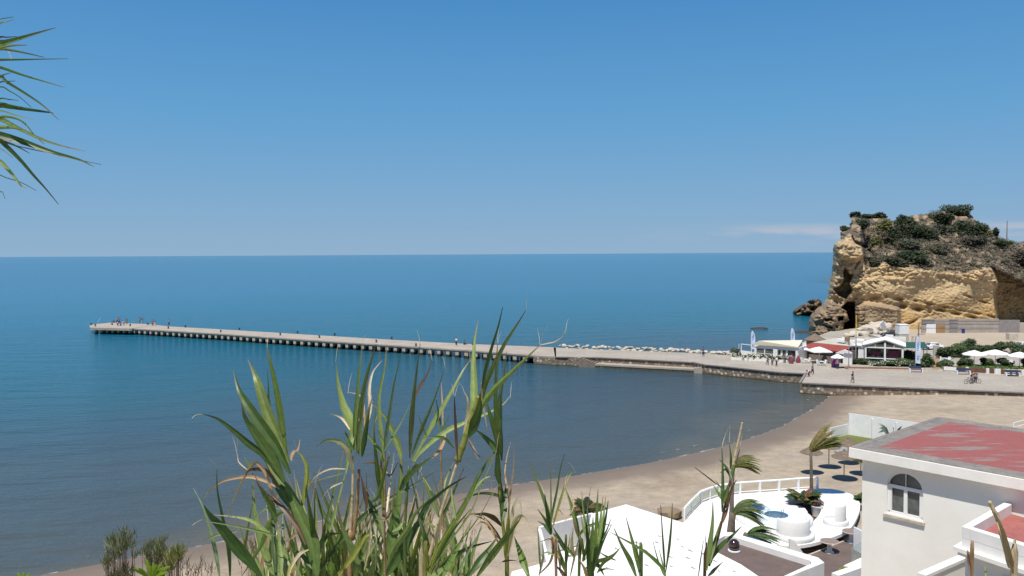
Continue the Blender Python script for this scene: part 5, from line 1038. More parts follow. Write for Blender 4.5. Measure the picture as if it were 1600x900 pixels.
MB().lathe((0, 0, 0), [(0, .02), (.14, .05), (.27, .18), (.32, .36), (.27, .54), (.14, .66), (0, .70)], 32).build('globe', M['ball'], t, True); MB().lathe((0, 0, 0), [(.34, 0), (.34, .07), (0, .07)], 32).build('base', M['white'], t)

# ================================================================ HOUSE
zr = 12.8
A = G(1326, 699, zr).xy; B = G(1464, 652, zr).xy
hu = (B-A).normalized(); hv = Vector((hu.y, -hu.x)); LU = (B-A).length; LV = 17.0
hp = lambda u, v: A+hu*u+hv*v
def V3(p, z): return (p.x, p.y, z)
house = thing('villa', 'large cream villa with an arched window and a flaking red flat roof', 'house', (*hp(4, 4), 1.3))
o_ = .43; zf = zr-.45
MB().prism([hp(0, 0), hp(LU, 0), hp(LU, LV), hp(0, LV)], zf, zr).build('roof_slab', M['fascia'], house, bevel=.02)
# border and coloured top, gently crowned
def frame_top(d0, d1, z, mname, nm):
    q4 = lambda d: [hp(d, d), hp(LU-d, d), hp(LU-d, LV-d), hp(d, LV-d)]; a4, b4 = q4(d0), q4(d1); mb = MB()
    for i in range(4): j = (i+1) % 4; mb.add([V3(a4[i], z[0]), V3(a4[j], z[0]), V3(b4[j], z[1]), V3(b4[i], z[1])], [(0, 1, 2, 3)])
    return mb.build(nm, M[mname], house)
frame_top(.03, .06, (zr+.004, zr+.05), 'grey_screed', 'kerb_edge'); frame_top(.06, .30, (zr+.05, zr+.052), 'grey_screed', 'roof_border'); frame_top(.30, .33, (zr+.052, zr+.02), 'grey_screed', 'border_step'); frame_top(.33, .95, (zr+.02, zr+.04), 'grey_screed', 'roof_margin')
q4 = [hp(.95, .95), hp(LU-.95, .95), hp(LU-.95, LV-.95), hp(.95, LV-.95)]; MB().add([V3(p, zr+.04) for p in q4], [(0, 1, 2, 3)]).build('roof_coating', M['redroof'], house)
# front wall with a real arched opening
W0 = hp(o_, o_); out = -hu   # wall runs along hv, faces -hu (towards the camera)
s0, s1 = 1.10, 2.60; zs, zt = 10.13, 11.38; cx_ = (s0+s1)/2; ra = (s1-s0)/2
bm = bmesh.new(); wp = lambda s, z, d=0: (W0.x+hv.x*s+out.x*d, W0.y+hv.y*s+out.y*d, z)
oo = [(0, 1.2), (LV-o_*2, 1.2), (LV-o_*2, zf), (0, zf)]; arc = [(cx_+ra*math.cos(a_), zt+ra*.88*math.sin(a_)) for a_ in np.linspace(0, math.pi, 17)]; ii = [(s0, zs), (s1, zs)]+arc
es = []
for lp in (oo, ii):
    vs = [bm.verts.new(wp(s, z)) for s, z in lp]; es += [bm.edges.new((vs[i], vs[(i+1) % len(vs)])) for i in range(len(vs))]
bmesh.ops.triangle_fill(bm, edges=es, use_beauty=True)
e = bmesh.ops.extrude_face_region(bm, geom=bm.faces[:]); bmesh.ops.translate(bm, verts=[v for v in e['geom'] if isinstance(v, bmesh.types.BMVert)], vec=(hu.x*.3, hu.y*.3, 0)); bmesh.ops.recalc_face_normals(bm, faces=bm.faces[:])
me = bpy.data.meshes.new('wall'); bm.to_mesh(me); bm.free(); me.materials.append(M['cream']); o = bpy.data.objects.new('wall', me); COL.objects.link(o); o.parent = house; o.matrix_parent_inverse = PINV[house.name]
mb = MB(); mb.prism([hp(o_+.302, o_), hp(LU-o_, o_), hp(LU-o_, o_+.3), hp(o_+.302, o_+.3)], 1.2, zf); mb.prism([hp(LU-o_-.3, o_+.302), hp(LU-o_, o_+.302), hp(LU-o_, LV-o_), hp(LU-o_-.3, LV-o_)], 1.2, zf); mb.build('side_wall', M['cream'], house)
win = MB().box(wp(cx_, (zs+zt+ra)/2, -.26), (.001, .001, .001)); win = MB()
gl = [(s0, zs), (s1, zs)]+arc; win.add([wp(s, z, -.17) for s, z in gl], [tuple(range(len(gl)))]); wino = win.build('window', M['glass'], house)
fr = MB(); bar = lambda x0, x1, y0, y1: fr.add([wp(x, y, d) for d in (-.08, -.15) for x, y in ((x0, y0), (x1, y0), (x1, y1), (x0, y1))], [(0, 1, 2, 3), (7, 6, 5, 4), (0, 4, 5, 1), (1, 5, 6, 2), (2, 6, 7, 3), (3, 7, 4, 0)])
bar(s0, s0+.10, zs+.04, zt+.05); bar(s1-.10, s1, zs+.04, zt+.05); bar(s0, s1, zs, zs+.12); bar(s0+.101, s1-.101, zt-.12, zt+.03); bar(cx_-.075, cx_+.075, zs+.121, zt-.121)
bar(s0+.101, s0+.17, zs+.121, zt-.121); bar(s1-.17, s1-.101, zs+.121, zt-.121); bar(cx_-.012, cx_+.012, zt+.031, zt+ra*.8)
ar = []
for k, (s, z) in enumerate(arc): 
    i_ = ((s-cx_)*.9+cx_, (z-zt)*.9+zt); ar += [wp(s, z, -.08), wp(*i_, -.08)]
fr.add(ar, [(2*i, 2*i+1, 2*i+3, 2*i+2) for i in range(16)]); fr.build('frame', M['paint'], wino)
MB().add([wp(s, z, d) for d in (.10, -.16) for s, z in ((s0-.12, zs-.16), (s1+.1, zs-.16), (s1+.1, zs-.04), (s0-.12, zs-.04))], [(0, 1, 2, 3), (7, 6, 5, 4), (0, 4, 5, 1), (1, 5, 6, 2), (2, 6, 7, 3), (3, 7, 4, 0)]).build('sill', M['boulder'], wino)
# lower wing with red terrace
ez = 11.67; S = hp(o_, o_)+hv*5.67; T = G(1503, 822, ez).xy; Rr = G(1600, 852, ez).xy; tv = (Rr-T).normalized(); su = (S-T).normalized()
ep = lambda u, v: T+su*u+tv*v; LS = (S-T).length-.02
wing = thing('villa_wing', 'lower white wing of the villa with a red terrace and a cornice', 'house wing', (*ep(2, 3), 1.3))
WV = 9.0
MB().prism([ep(0, 0), ep(LS, 0), ep(LS, .28), ep(0, .28)], ez-.42, ez).build('parapet', M['white'], wing, bevel=.02); MB().prism([ep(0, .283), ep(.28, .283), ep(.28, WV), ep(0, WV)], ez-.42, ez-.003).build('parapet', M['white'], wing, bevel=.02)
MB().prism([ep(-.0, 0), ep(LS, 0), ep(LS, WV), ep(-.0, WV)], ez-.75, ez-.422).build('slab', M['white'], wing)
MB().prism([ep(.283, .283), ep(LS, .283), ep(LS, WV), ep(.283, WV)], ez-.421, ez-.40).build('terrace_floor', M['redfloor'], wing)
MB().prism([ep(-.22, -.22), ep(LS, -.22), ep(LS, WV), ep(-.22, WV)], ez-.90, ez-.752).build('cornice', M['grey_screed' if 0 else 'fascia'], wing); MB().prism([ep(-.10, -.10), ep(LS, -.10), ep(LS, WV), ep(-.10, WV)], ez-1.05, ez-.902).build('cornice', M['fascia'], wing)
MB().prism([ep(.12, .1), ep(LS, .1), ep(LS, WV), ep(.12, WV)], 1.2, ez-1.052).build('wall', M['cream'], wing)
wz = ez-1.75; wq = lambda v, d: ep(.12, v)-su*d
for v0, v1 in ((1.5, 2.4), (2.9, 4.2)):
    w_ = MB().wall(wq(v0, .02), wq(v1, .02), .06, wz-1.4, wz+.35).build('window', M['glass'], wing); MB().wall(wq(v0-.1, .04), wq(v0, .04), .1, wz-1.45, wz+.4).wall(wq(v0, .04), wq(v1, .04), .1, wz+.351, wz+.45).wall(wq(v1, .04), wq(v1+.1, .04), .1, wz-1.45, wz+.4).build('frame', M['paint'], w_)
# balcony in front of the wing
bz0 = 9.75; c0, c1, c2 = G(1440, 902, bz0).xy, G(1509, 866, bz0+.15).xy, G(1600, 886, bz0+.15).xy; c2 = c2+(c2-c1)
bal = thing('balcony_wall', 'low white balcony wall stepping out below the wing cornice', 'balcony wall', (*c1, bz0))
MB().wall(c0, c1, .22, bz0-.9, bz0).wall(c1+(c2-c1).normalized()*.12, c2, .22, bz0-.9, bz0).build('wall', M['cream'], bal); MB().wall(c0, c1, .32, bz0+.002, bz0+.12).wall(c1+(c2-c1).normalized()*.17, c2, .32, bz0+.002, bz0+.118).build('coping', M['white'], bal)

# ================================================================ PALMS
def frond(mb, b, dirv, L_, droop, col, w=.5, n=9, wind=Vector((0, 0, 0))):
    pts = []; d = Vector(dirv).normalized(); p = Vector(b)
    for i in range(n+1):
        pts.append(p.copy()); d = (d+Vector((0, 0, -droop/n))+wind/n).normalized(); p = p+d*L_/n
    for i in range(1, n+1):
        t = i/n; a = pts[i]; tg = (pts[i]-pts[i-1]).normalized(); s = tg.cross(Vector((0, 0, 1))); s = s.normalized() if s.length > .01 else Vector((1, 0, 0))
        mb.add([pts[i-1]+s*.015, pts[i-1]-s*.015, a-s*.012, a+s*.012], [(0, 1, 2, 3)], (col[0]*1.4, col[1]*1.1, col[2], 1))
        for j in range(8):
            q = pts[i-1]+(a-pts[i-1])*(j/8)
            for sg in (-1, 1):
                ll = w*math.sin(math.pi*min(1, t*.9+.1))**.6*random.uniform(.75, 1.1)+.08; e = q+(s*sg*.75+tg*.55+Vector((0, 0, -.55))+wind*.35).normalized()*ll; k = random.uniform(.7, 1.3); r_ = tg*.034
                mb.add([q-r_, q+r_, e], [(0, 1, 2)], (col[0]*k, col[1]*k, col[2]*k, 1))
def palm(base, h, nf, L_, label, lean=(0, 0), wind=(0, 0, 0), col=(.075, .09, .03), seed=0, tr=.13, droop=1.7, w=.5, updir=.9):
    random.seed(seed); base = Vector(base); top = base+Vector((lean[0], lean[1], h)); t = thing('palm_tree', label, 'palm tree', base)
    MB().tube([base-Vector((0, 0, .3)), base+Vector((lean[0]*.2, lean[1]*.2, h*.35)), base+Vector((lean[0]*.55, lean[1]*.55, h*.7)), top], [tr*1.3, tr, tr*.85, tr*.9], 10).build('trunk', M['trunk'], t, True)
    mb = MB(); wd = Vector(wind)
    for k in range(int(nf*2.5)):
        a = k*2.4+random.uniform(-.3, .3); el = random.uniform(.1, updir*1.6); d = Vector((math.cos(a), math.sin(a), el))+wd*.8; c = tuple(q*random.uniform(.8, 1.25) for q in (col if random.random() < .8 else (.2, .15, .06)))
        frond(mb, top, d, L_*random.uniform(.8, 1.15), droop, c, w, wind=wd)
    mb.build('crown', M['foliage'], t); return t
palm(bz(1268, 778, TZ), 3.7, 20, 2.7, 'tall windblown palm with a slim trunk by the terrace railing', (-.1, 0), (1.25, .2, 1.25), (.16, .16, .045), 3, .13, 1.75, .42)
palm(bz(1143, 806, 2.0), 3.7, 17, 2.2, 'windblown palm rising behind the tall reed flower stem', (.1, 0), (1.5, .1, .8), (.14, .15, .045), 5, .15, 2.4, .40)
palm(bz(1142, 838, 2.6), 1.6, 22, 2.4, 'short leafy palm bending right at the near edge of the terrace', (.1, 0), (1.5, 0, .5), (.10, .14, .05), 8, .26, 2.4, .42)
palm(bz(1160, 850, 2.4), .7, 9, 2.1, 'low green palm fronds at the parapet corner', (.3, 0), (1.8, -.3, .0), (.06, .12, .035), 9, .2, 1.2, .3)
palm(bz(1257, 800, 1.4), 1.0, 15, 1.5, 'bushy fan palm growing in the terrace planting hole', (0, 0), (0, 0, .1), (.06, .10, .035), 11, .1, 1.2, .4)
palm(bz(919, 824, 1.4), 1.2, 26, 1.6, 'dark palm crown behind the reeds at the left end of the white roof', (0, 0), (.3, 0, .3), (.055, .07, .03), 12, .16, 1.8, .4)
palm(bz(1350, 792, 1.4), .6, 14, .9, 'small green plant between the terrace and the house corner', (0, 0), (-.3, 0, .2), (.06, .11, .03), 14, .08, 1.3, .3)
random.seed(21)
p = bz(1276, 806, 1.4); t = thing('plant_pot', 'white pot beside the fan palm in the planting hole', 'pot', p, 0, None, False); MB().lathe((0, 0, 0), [(.33, 0), (.42, .75), (.45, .8), (.38, .8), (.36, .7), (0, .7)], 20).build('pot', M['white'], t, True)
MB().blob((0, 0, .95), .35, 120, .18, (.16, .10, .07), seed=3).build('dry_plant', M['foliage'], t)

# ================================================================ REEDS
CG = dict(g=(.125, .185, .045), l=(.23, .29, .095), d=(.060, .105, .026), t=(.40, .26, .14), c=(.62, .50, .33), p=(.15, .18, .06), y=(.26, .28, .06), b=(.13, .075, .04), s=(.15, .21, .10))
TIP = dict(g=(.24, .17, .08), l=(.25, .18, .12), d=(.05, .06, .03), t=(.42, .28, .17), c=(.5, .4, .3), p=(.14, .09, .075), y=(.3, .25, .1), b=(.07, .04, .03), s=(.15, .2, .1))
def catmull(p, n):
    p = [Vector(q) for q in p]; p = [p[0]*2-p[1]]+p+[p[-1]*2-p[-2]]; out = []; m_ = len(p)-3
    for i in range(n+1):
        t = i/n*m_; k = min(int(t), m_-1); u = t-k; a, b, c, d = p[k:k+4]
        out.append(.5*((2*b)+(-a+c)*u+(2*a-5*b+4*c-d)*u*u+(-a+3*b-3*c+d)*u**3))
    return out
def leaf(mb, pts, dep, w, code, rn):
    """pts: tip first, root last, on the image; becomes a folded blade at its own distance"""
    pts = pts[::-1]; dz = rn.uniform(-.16, .22); n = 22; m_ = len(pts)
    path = catmull([P(x, y, dep+dz*(i/(m_-1))**1.3) for i, (x, y) in enumerate(pts)], n); px = dep/1250; phi = rn.uniform(-.75, .75); tw = rn.uniform(-.6, .6); vs = []; cs = []; fs = []
    g0, g1 = CG[code], TIP[code]; var = rn.uniform(.82, 1.2)
    for i, q in enumerate(path):
        t = i/n; tg = (path[min(i+1, n)]-path[max(i-1, 0)]).normalized(); vw = (q-EYE).normalized(); s = tg.cross(vw).normalized(); f = s.cross(tg).normalized(); ph = phi+tw*(t-.4)
        s2 = s*math.cos(ph)+f*math.sin(ph); f2 = f*math.cos(ph)-s*math.sin(ph)
        wd = w*px*.5/max(.78, math.cos(phi))*(.62+.38*math.sin(math.pi*min(t/.6, 1)))*(max(1-t, 0)**.85*1.0 if t > .45 else (.55**.85)+(1-.55**.85)*min(1, (.45-t)/.3+.0) if False else 1)*(1 if t <= .45 else ((1-t)/.55)**(.85-.85) if False else 1)
        prof = (.2+.8*min(t/.3, 1)**.8)*(1 if t < .38 else max((1-t)/.62, 0)**1.0)
        wd = w*px*.40*prof/max(.75, math.cos(phi))+(.0009 if w > .6 else .0002)*(dep/2.7)
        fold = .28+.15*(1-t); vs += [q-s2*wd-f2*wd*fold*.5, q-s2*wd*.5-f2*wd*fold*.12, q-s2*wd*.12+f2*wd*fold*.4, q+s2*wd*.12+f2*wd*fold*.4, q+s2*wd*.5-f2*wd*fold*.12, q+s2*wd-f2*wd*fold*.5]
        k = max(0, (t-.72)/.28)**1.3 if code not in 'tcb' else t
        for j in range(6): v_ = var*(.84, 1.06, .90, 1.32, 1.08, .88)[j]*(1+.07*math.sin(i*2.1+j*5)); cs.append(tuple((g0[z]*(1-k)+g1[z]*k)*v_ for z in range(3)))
        if i:
            o = 6*(i-1); fs += [(o+j, o+j+1, o+j+7, o+j+6) for j in range(5)]
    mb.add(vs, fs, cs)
def ground_z(x, y): return float(zland(np.array([float(x)]), np.array([float(y)]))[0])
def cane(label, dep, stems, leaves, seed=0, name='reed', cat='reed', grp=None):
    rn = random.Random(seed); b0 = P(stems[0][0][0][0], stems[0][0][0][1], dep); gz = ground_z(b0.x, b0.y); t = thing(name, label, cat, (b0.x, b0.y, gz), 0, grp)
    sm = MB()
    for pts, w, code in stems:
        q = [P(x, y, dep) for x, y in pts]
        if pts[0][1] >= 880: q = [Vector((q[0].x+(q[0].x-q[1].x)*.6, q[0].y+.05, gz-.05))]+q
        pth = catmull(q, 26); px = dep/1250; n_ = len(pth)
        rad = [(w*px*.5)*(1.12-.5*i/n_)*(1.18 if i % 5 == 0 else 1) for i in range(n_)]
        c0 = CG[code]; sm.tube(pth, rad, 7, [tuple(c*(.75 if (i//7) % 5 == 0 else 1.05) for c in c0) for i in range(n_*7)])
    sm.build('stem', M['leaf'], t, True)
    gm, dm = MB(), MB()
    for pts, w, code in leaves: leaf(dm if code in 'tcb' else gm, pts, dep+rn.uniform(-.1, .14), w, code, rn)
    if len(leaves) > 12:
        for k in range(7):
            a = rn.choice(leaves)[0][0]; dx, dy = rn.uniform(-14, 14), -rn.uniform(18, 42); leaf(dm, [(a[0]+dx, a[1]+dy*.8), (a[0]+dx*.45, a[1]+dy*.45), (a[0], a[1]+3)], dep, .5, 'c', rn)
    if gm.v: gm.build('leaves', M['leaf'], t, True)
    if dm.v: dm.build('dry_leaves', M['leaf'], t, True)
    return t
def O(ox, oy, s, *pts): return [(ox+x/s, oy+y/s) for x, y in pts]
Z4 = lambda *p: O(300, 700, 4.5, *p); Z5 = lambda *p: O(480, 700, 4.5, *p); Z6 = lambda *p: O(660, 700, 4.5, *p); Z7 = lambda *p: O(840, 700, 4.5, *p)
Y1 = lambda *p: O(300, 540, 4.5, *p); Y2 = lambda *p: O(480, 540, 4.5, *p); Y3 = lambda *p: O(660, 480, 3.75, *p); Y8 = lambda *p: O(1020, 650, 3.6, *p)
cane('big leaning reed with broad green blades, leftmost of the front reeds', 2.6,
     [(Z4((870, 900), (850, 760), (790, 600), (700, 420), (620, 260)), 9, 'g')], [
     (Y1((290, 175), (330, 310), (378, 395), (480, 550), (600, 720), (690, 900)), 22, 'd'), (Y1((395, 100), (440, 200), (470, 280), (530, 470), (600, 620), (680, 820)), 22, 'l'), (Y1((527, 0), (545, 90), (580, 240), (615, 430), (645, 620), (672, 800)), 12, 'g'),
     (Y1((527, 150), (538, 290), (546, 420), (600, 640)), 4, 's'), (Y1((75, 480), (180, 515), (290, 595), (390, 680), (480, 750), (560, 850)), 12, 'd'), (Y1((0, 512), (15, 495), (38, 484), (60, 484), (80, 487)), 1.2, 'c'),
     (Y1((348, 400), (370, 500), (430, 600), (510, 720), (590, 840), (650, 960)), 20, 'g'), (Z4((480, -10), (560, 150), (680, 300), (760, 470), (840, 640), (865, 800), (880, 900)), 27, 'g'), (Z4((430, -30), (500, 40), (570, 180), (640, 330), (760, 500)), 17, 'd'),
     (Z4((85, 355), (120, 305), (200, 240), (330, 207), (430, 206), (530, 240), (620, 290)), 6, 't'), (Z4((240, 540), (270, 420), (310, 320), (360, 220), (400, 150), (450, 103), (520, 180), (570, 330), (640, 400)), 6, 't'), (Z4((380, 200), (400, 160), (460, 150), (530, 170), (600, 270)), 7, 'b'),
     (Z4((760, -60), (745, 10), (715, 25), (700, 60), (700, 90)), 6, 't'), (Z4((740, 20), (775, 60), (805, 130), (808, 230), (790, 340), (765, 430)), 10, 'y'), (Z4((80, 400), (130, 480), (200, 560), (300, 690), (400, 800), (490, 910)), 23, 'd'),
     (Z4((150, 470), (300, 485), (420, 515), (530, 600), (620, 700), (700, 800), (770, 910)), 10, 'l'), (Z4((350, 900), (430, 780), (490, 670), (540, 540), (600, 460), (700, 430)), 11, 'l'), (Z4((425, 170), (435, 400), (470, 600), (530, 780), (575, 910)), 14, 'l'),
     (Z4((175, 150), (180, 300), (215, 480), (250, 640), (265, 780), (268, 910)), 7, 'd'), (Z4((10, 280), (80, 420), (140, 620), (175, 780), (195, 910)), 7, 's'), (Z4((425, 170), (520, 320), (620, 400), (740, 550), (800, 680)), 9, 'b'),
     (Z4((450, 230), (510, 330), (560, 420), (590, 530)), 13, 'g'), (Z4((425, 390), (400, 520), (375, 660), (355, 760)), 5, 'y'), (Z4((640, 440), (640, 600), (650, 760), (655, 910)), 10, 's'), (Z4((560, 380), (572, 560), (585, 740), (592, 910)), 12, 'd'), (Z4((595, 480), (610, 640), (622, 780), (625, 910)), 10, 'l'),
     (Z4((800, 280), (825, 430), (850, 590), (862, 720)), 10, 'd'), (Z4((75, 660), (180, 610), (320, 585)), 6, 'l'), (Z4((90, 515), (280, 545), (450, 580), (600, 620)), 4, 'g'), (Z4((435, 500), (470, 460), (540, 420), (620, 430)), 3, 's'),
     (Z4((680, 900), (710, 820), (760, 745), (820, 715)), 6, 'c'), (Z4((690, 700), (780, 760), (850, 850)), 9, 'd'), (Z4((660, 660), (740, 600)), 6, 't'), (Z4((0, 545), (40, 515), (75, 500)), 1.5, 'c'), (Z4((320, 50), (330, 100), (390, 155)), 1.5, 'c'), (Z4((365, 60), (395, 110), (410, 160)), 6, 'g')], 1)
cane('reed with a tan stalk and upright pale blades, second clump from the left', 2.9,
     [(Z5((300, 910), (325, 640), (350, 400), (365, 150)), 7, 't'), (Z5((300, 640), (320, 300), (320, 60)), 5, 'c')], [
     (Y2((200, 100), (215, 260), (250, 410), (300, 540), (330, 720)), 17, 'l'), (Y2((387, -15), (365, 190), (348, 400), (335, 560), (325, 740)), 9, 'g'), (Y2((485, -10), (445, 120), (405, 270), (380, 430), (365, 560), (350, 760)), 10, 'p'),
     (Y2((525, 105), (460, 190), (437, 310), (443, 420), (418, 560), (390, 760)), 8, 'c'), (Y2((440, 440), (425, 520), (400, 680), (385, 780)), 9, 'd'), (Y2((70, 712), (130, 668), (210, 672), (265, 720), (310, 800)), 8, 'g'), (Y2((180, 668), (240, 690), (290, 760), (320, 900)), 8, 'c'), (Y2((160, 480), (210, 492), (255, 520), (300, 590)), 5, 'c'),
     (Y2((285, 325), (380, 360), (400, 500), (410, 720)), 4, 't'), (Y2((265, 590), (290, 680), (330, 740)), 10, 'd'), (Y2((360, 520), (320, 620), (270, 900)), 9, 'l'), (Y2((350, 520), (345, 620), (360, 760)), 11, 'd'), (Y2((375, 420), (372, 600), (370, 780)), 7, 's'),
     (Z5((265, -10), (210, 200), (160, 420), (110, 620), (80, 780)), 6, 'g'), (Z5((300, 60), (240, 280), (180, 500), (110, 700), (80, 800)), 7, 'l'), (Z5((55, 280), (52, 460), (50, 640)), 2.5, 'd'), (Z5((60, 280), (85, 390), (112, 500)), 3, 'd'),
     (Z5((0, 285), (60, 200), (160, 150), (270, 148)), 2.5, 'c'), (Z5((100, 370), (150, 290), (250, 240)), 2.5, 'c'), (Z5((10, 250), (120, 215), (250, 180)), 1.5, 'c'), (Z5((210, 380), (240, 540), (290, 660), (330, 760), (390, 910)), 14, 'l'), (Z5((140, 560), (170, 680), (220, 860)), 13, 'g'), (Z5((240, 600), (130, 620), (60, 760)), 10, 'd')], 2)
cane('reed clump of narrow upright blades on a thin tan stalk, in the middle', 2.8,
     [(Z5((548, 910), (545, 450), (545, 0)), 4, 't'), (Z5((538, 480), (520, 100), (530, 0)), 4, 'y')], [
     (Y2((560, -10), (542, 170), (507, 350), (510, 530), (528, 680), (535, 820)), 8, 'l'), (Y2((655, 80), (612, 270), (580, 480), (555, 640), (540, 760)), 6, 's'), (Y2((440, 390), (540, 490), (600, 600), (650, 730), (660, 800)), 11, 'l'), (Y2((380, 580), (470, 680), (530, 760)), 7, 'g'),
     (Y2((470, 550), (475, 680), (490, 830), (505, 950), (520, 1080)), 9, 'g'), (Y2((450, 640), (470, 560), (480, 440)), 2, 's'), (Z5((650, -60), (660, 200), (635, 400), (600, 600), (560, 760), (520, 910)), 22, 'g'), (Z5((400, 250), (440, 380), (500, 520), (535, 640)), 14, 'g'), (Z5((490, 650), (440, 720), (380, 790)), 12, 'l'),
     (Z5((495, 620), (420, 615), (360, 700), (300, 790), (220, 900)), 11, 'y'), (Z5((500, 400), (492, 600), (480, 860)), 3, 'd'), (Z5((600, 120), (580, 280), (560, 450)), 4, 'c'), (Z5((640, 100), (590, 190), (560, 180), (500, 110), (400, 110)), 5, 'b'), (Z5((690, 490), (650, 560), (600, 590)), 7, 'l'), (Z5((590, 30), (560, 110), (500, 330), (450, 380)), 7, 'g'),
     (Z5((380, 200), (400, 300), (420, 430)), 8, 'b'), (Z5((890, 170), (800, 230), (680, 300), (560, 370), (420, 460), (300, 580), (200, 700), (80, 870)), 10, 'd'), (Z5((440, 480), (440, 640), (400, 860)), 5, 'c'), (Z5((480, 500), (560, 500), (600, 420)), 4, 't')], 3)
cane('tall dark tipped reed blades right of the middle clump', 2.75,
     [(Z5((690, 910), (690, 500), (715, 130)), 6, 'g')], [
     (Y2((795, -15), (762, 240), (742, 420), (730, 600), (722, 790)), 9, 'p'), (Y2((880, 95), (845, 200), (790, 290), (762, 360)), 5, 'b'), (Y3((135, 350), (60, 560), (0, 700), (-60, 860)), 6, 's'), (Y3((280, 310), (240, 370), (180, 480), (100, 620), (30, 740), (-60, 900)), 9, 'l'),
     (Y3((515, 520), (460, 580), (340, 640), (240, 680), (120, 740), (0, 840), (-60, 920)), 8, 'l'), (Y2((730, 400), (660, 540), (600, 640), (530, 760)), 4, 's'), (Z5((900, 50), (800, 120), (700, 220), (650, 300)), 11, 'd'), (Y3((180, 690), (140, 720), (125, 790), (90, 850), (40, 890)), 6, 't'), (Z5((715, 160), (760, 330), (790, 500), (825, 640), (832, 820)), 5, 's'),
     (Z5((780, 210), (770, 120), (720, 180)), 4, 'b'), (Z5((800, 180), (850, 280), (910, 430)), 8, 'l'), (Y3((0, 770), (70, 760), (130, 770), (185, 825)), 5, 'd'), (Z5((900, 320), (830, 450), (760, 560), (680, 700), (600, 830), (560, 900)), 18, 'd'), (Z5((880, 340), (760, 460), (700, 580), (600, 720), (570, 820)), 12, 'l'), (Y2((785, 500), (810, 570), (840, 640)), 3, 'l'), (Z5((720, 740), (690, 560)), 3, 't')], 4)
cane('prominent reed on a pale leaning cane, its top blades crossing the pier', 2.5,
     [(Z6((-10, 940), (20, 860), (70, 680), (110, 520), (180, 300), (245, 100)), 6.5, 'c'), (Y3((205, 900), (250, 770), (290, 640), (330, 520)), 10, 'y')], [
     (Y3((328, 75), (308, 190), (300, 320), (304, 450), (300, 560), (270, 680)), 14, 'l'), (Y3((608, 15), (550, 110), (480, 220), (420, 340), (375, 440), (355, 540)), 9, 'p'), (Y3((470, 0), (442, 120), (402, 250), (365, 390), (350, 480)), 6, 'd'),
     (Y3((690, 220), (600, 305), (500, 400), (420, 480), (360, 560), (330, 620)), 12, 'l'), (Y3((838, 135), (825, 165), (780, 200), (735, 212), (685, 222)), 1.3, 'c'), (Y3((340, 500), (335, 600), (305, 690), (270, 760)), 19, 'd'), (Y3((385, 740), (362, 610), (352, 520), (345, 440)), 5, 'c'), (Y3((250, 500), (268, 550), (265, 650), (235, 790)), 7, 'c'), (Y3((325, 520), (290, 600), (262, 700), (235, 800)), 4, 't'),
     (Y3((187, 520), (190, 600), (198, 750), (208, 920)), 5, 'b'), (Y3((340, 880), (300, 830), (270, 780)), 4, 'b'), (Y3((355, 895), (320, 880), (290, 800), (262, 770)), 1.5, 'c'), (Y3((440, 400), (380, 450), (330, 520)), 3, 't')], 5)
cane('thin bare tan reed stalk with small side leaves, left of the prominent reed', 3.0, [(Z6((150, 910), (145, 580), (140, 350), (130, 80), (135, -100)), 3.5, 't')],
     [(Y3((110, 440), (116, 560), (120, 700)), 3, 't'), (Y3((55, 570), (80, 640), (105, 720)), 4, 'g'), (Y3((155, 640), (130, 690), (110, 740)), 4, 'd'), (Y3((80, 540), (95, 620), (108, 690)), 3, 'd'), (Z6((220, 100), (170, 220), (150, 330)), 5, 'g')], 6)
cane('upright reed with a dark leafy stalk and arching dry blades, right of the prominent reed', 2.65,
     [(Z6((595, 930), (590, 780), (572, 600), (552, 400), (538, 200), (530, 20)), 6, 'y')], [
     (Y3((440, 210), (432, 400), (430, 560), (440, 700), (448, 830)), 9, 'g'), (Y3((492, 260), (476, 400), (456, 520), (456, 660), (462, 850)), 8, 's'), (Y3((370, 540), (400, 640), (440, 760), (455, 860)), 14, 'g'), (Y3((300, 710), (360, 755), (415, 810), (435, 850)), 12, 'd'), (Y3((465, 640), (460, 740), (465, 900)), 8, 'd'),
     (Z6((530, -40), (530, 60), (533, 180), (545, 260)), 12, 'd'), (Z6((550, 160), (545, 260), (560, 360), (570, 470)), 13, 'd'), (Z6((590, 250), (580, 340), (570, 440), (560, 520)), 13, 'd'), (Z6((525, 0), (500, 40), (400, 190), (330, 340), (240, 500), (130, 680), (40, 880)), 10, 'g'), (Z6((520, 190), (440, 215), (375, 280), (330, 350), (260, 460)), 7, 'l'),
     (Z6((250, 380), (360, 330), (450, 318), (540, 340), (560, 390)), 5, 'g'), (Z6((360, 470), (430, 462), (500, 490), (560, 550)), 9, 'b'), (Z6((380, 480), (450, 510), (510, 590), (555, 650)), 7, 'b'), (Z6((380, 545), (420, 520), (480, 570), (560, 710)), 4, 't'), (Z6((290, 520), (330, 470), (420, 480), (540, 640)), 3, 't'),
     (Z6((700, 480), (690, 390), (675, 355), (640, 430), (620, 580), (605, 740)), 6, 'c'), (Z6((750, 590), (735, 510), (690, 475), (645, 520), (620, 640), (600, 760)), 7, 'c'), (Z6((725, 520), (680, 530), (640, 600), (610, 760)), 6, 'c'), (Z6((620, -40), (595, 60), (582, 180), (598, 280), (610, 420)), 3, 't'), (Z6((640, -40), (645, 90), (630, 230), (610, 400), (600, 600)), 3, 't'), (Z6((610, 420), (600, 560), (590, 740)), 9, 'y'),
     (Z6((700, 480), (640, 560), (560, 660), (470, 780), (380, 910)), 13, 'g'), (Z6((530, 620), (470, 710), (400, 800), (320, 910)), 14, 'd'), (Z6((645, 620), (690, 740), (750, 910)), 14, 'g'), (Z6((490, 655), (330, 700), (200, 770), (90, 860)), 9, 'd'), (Z6((660, 790), (600, 790), (560, 800)), 3, 'b')], 7)
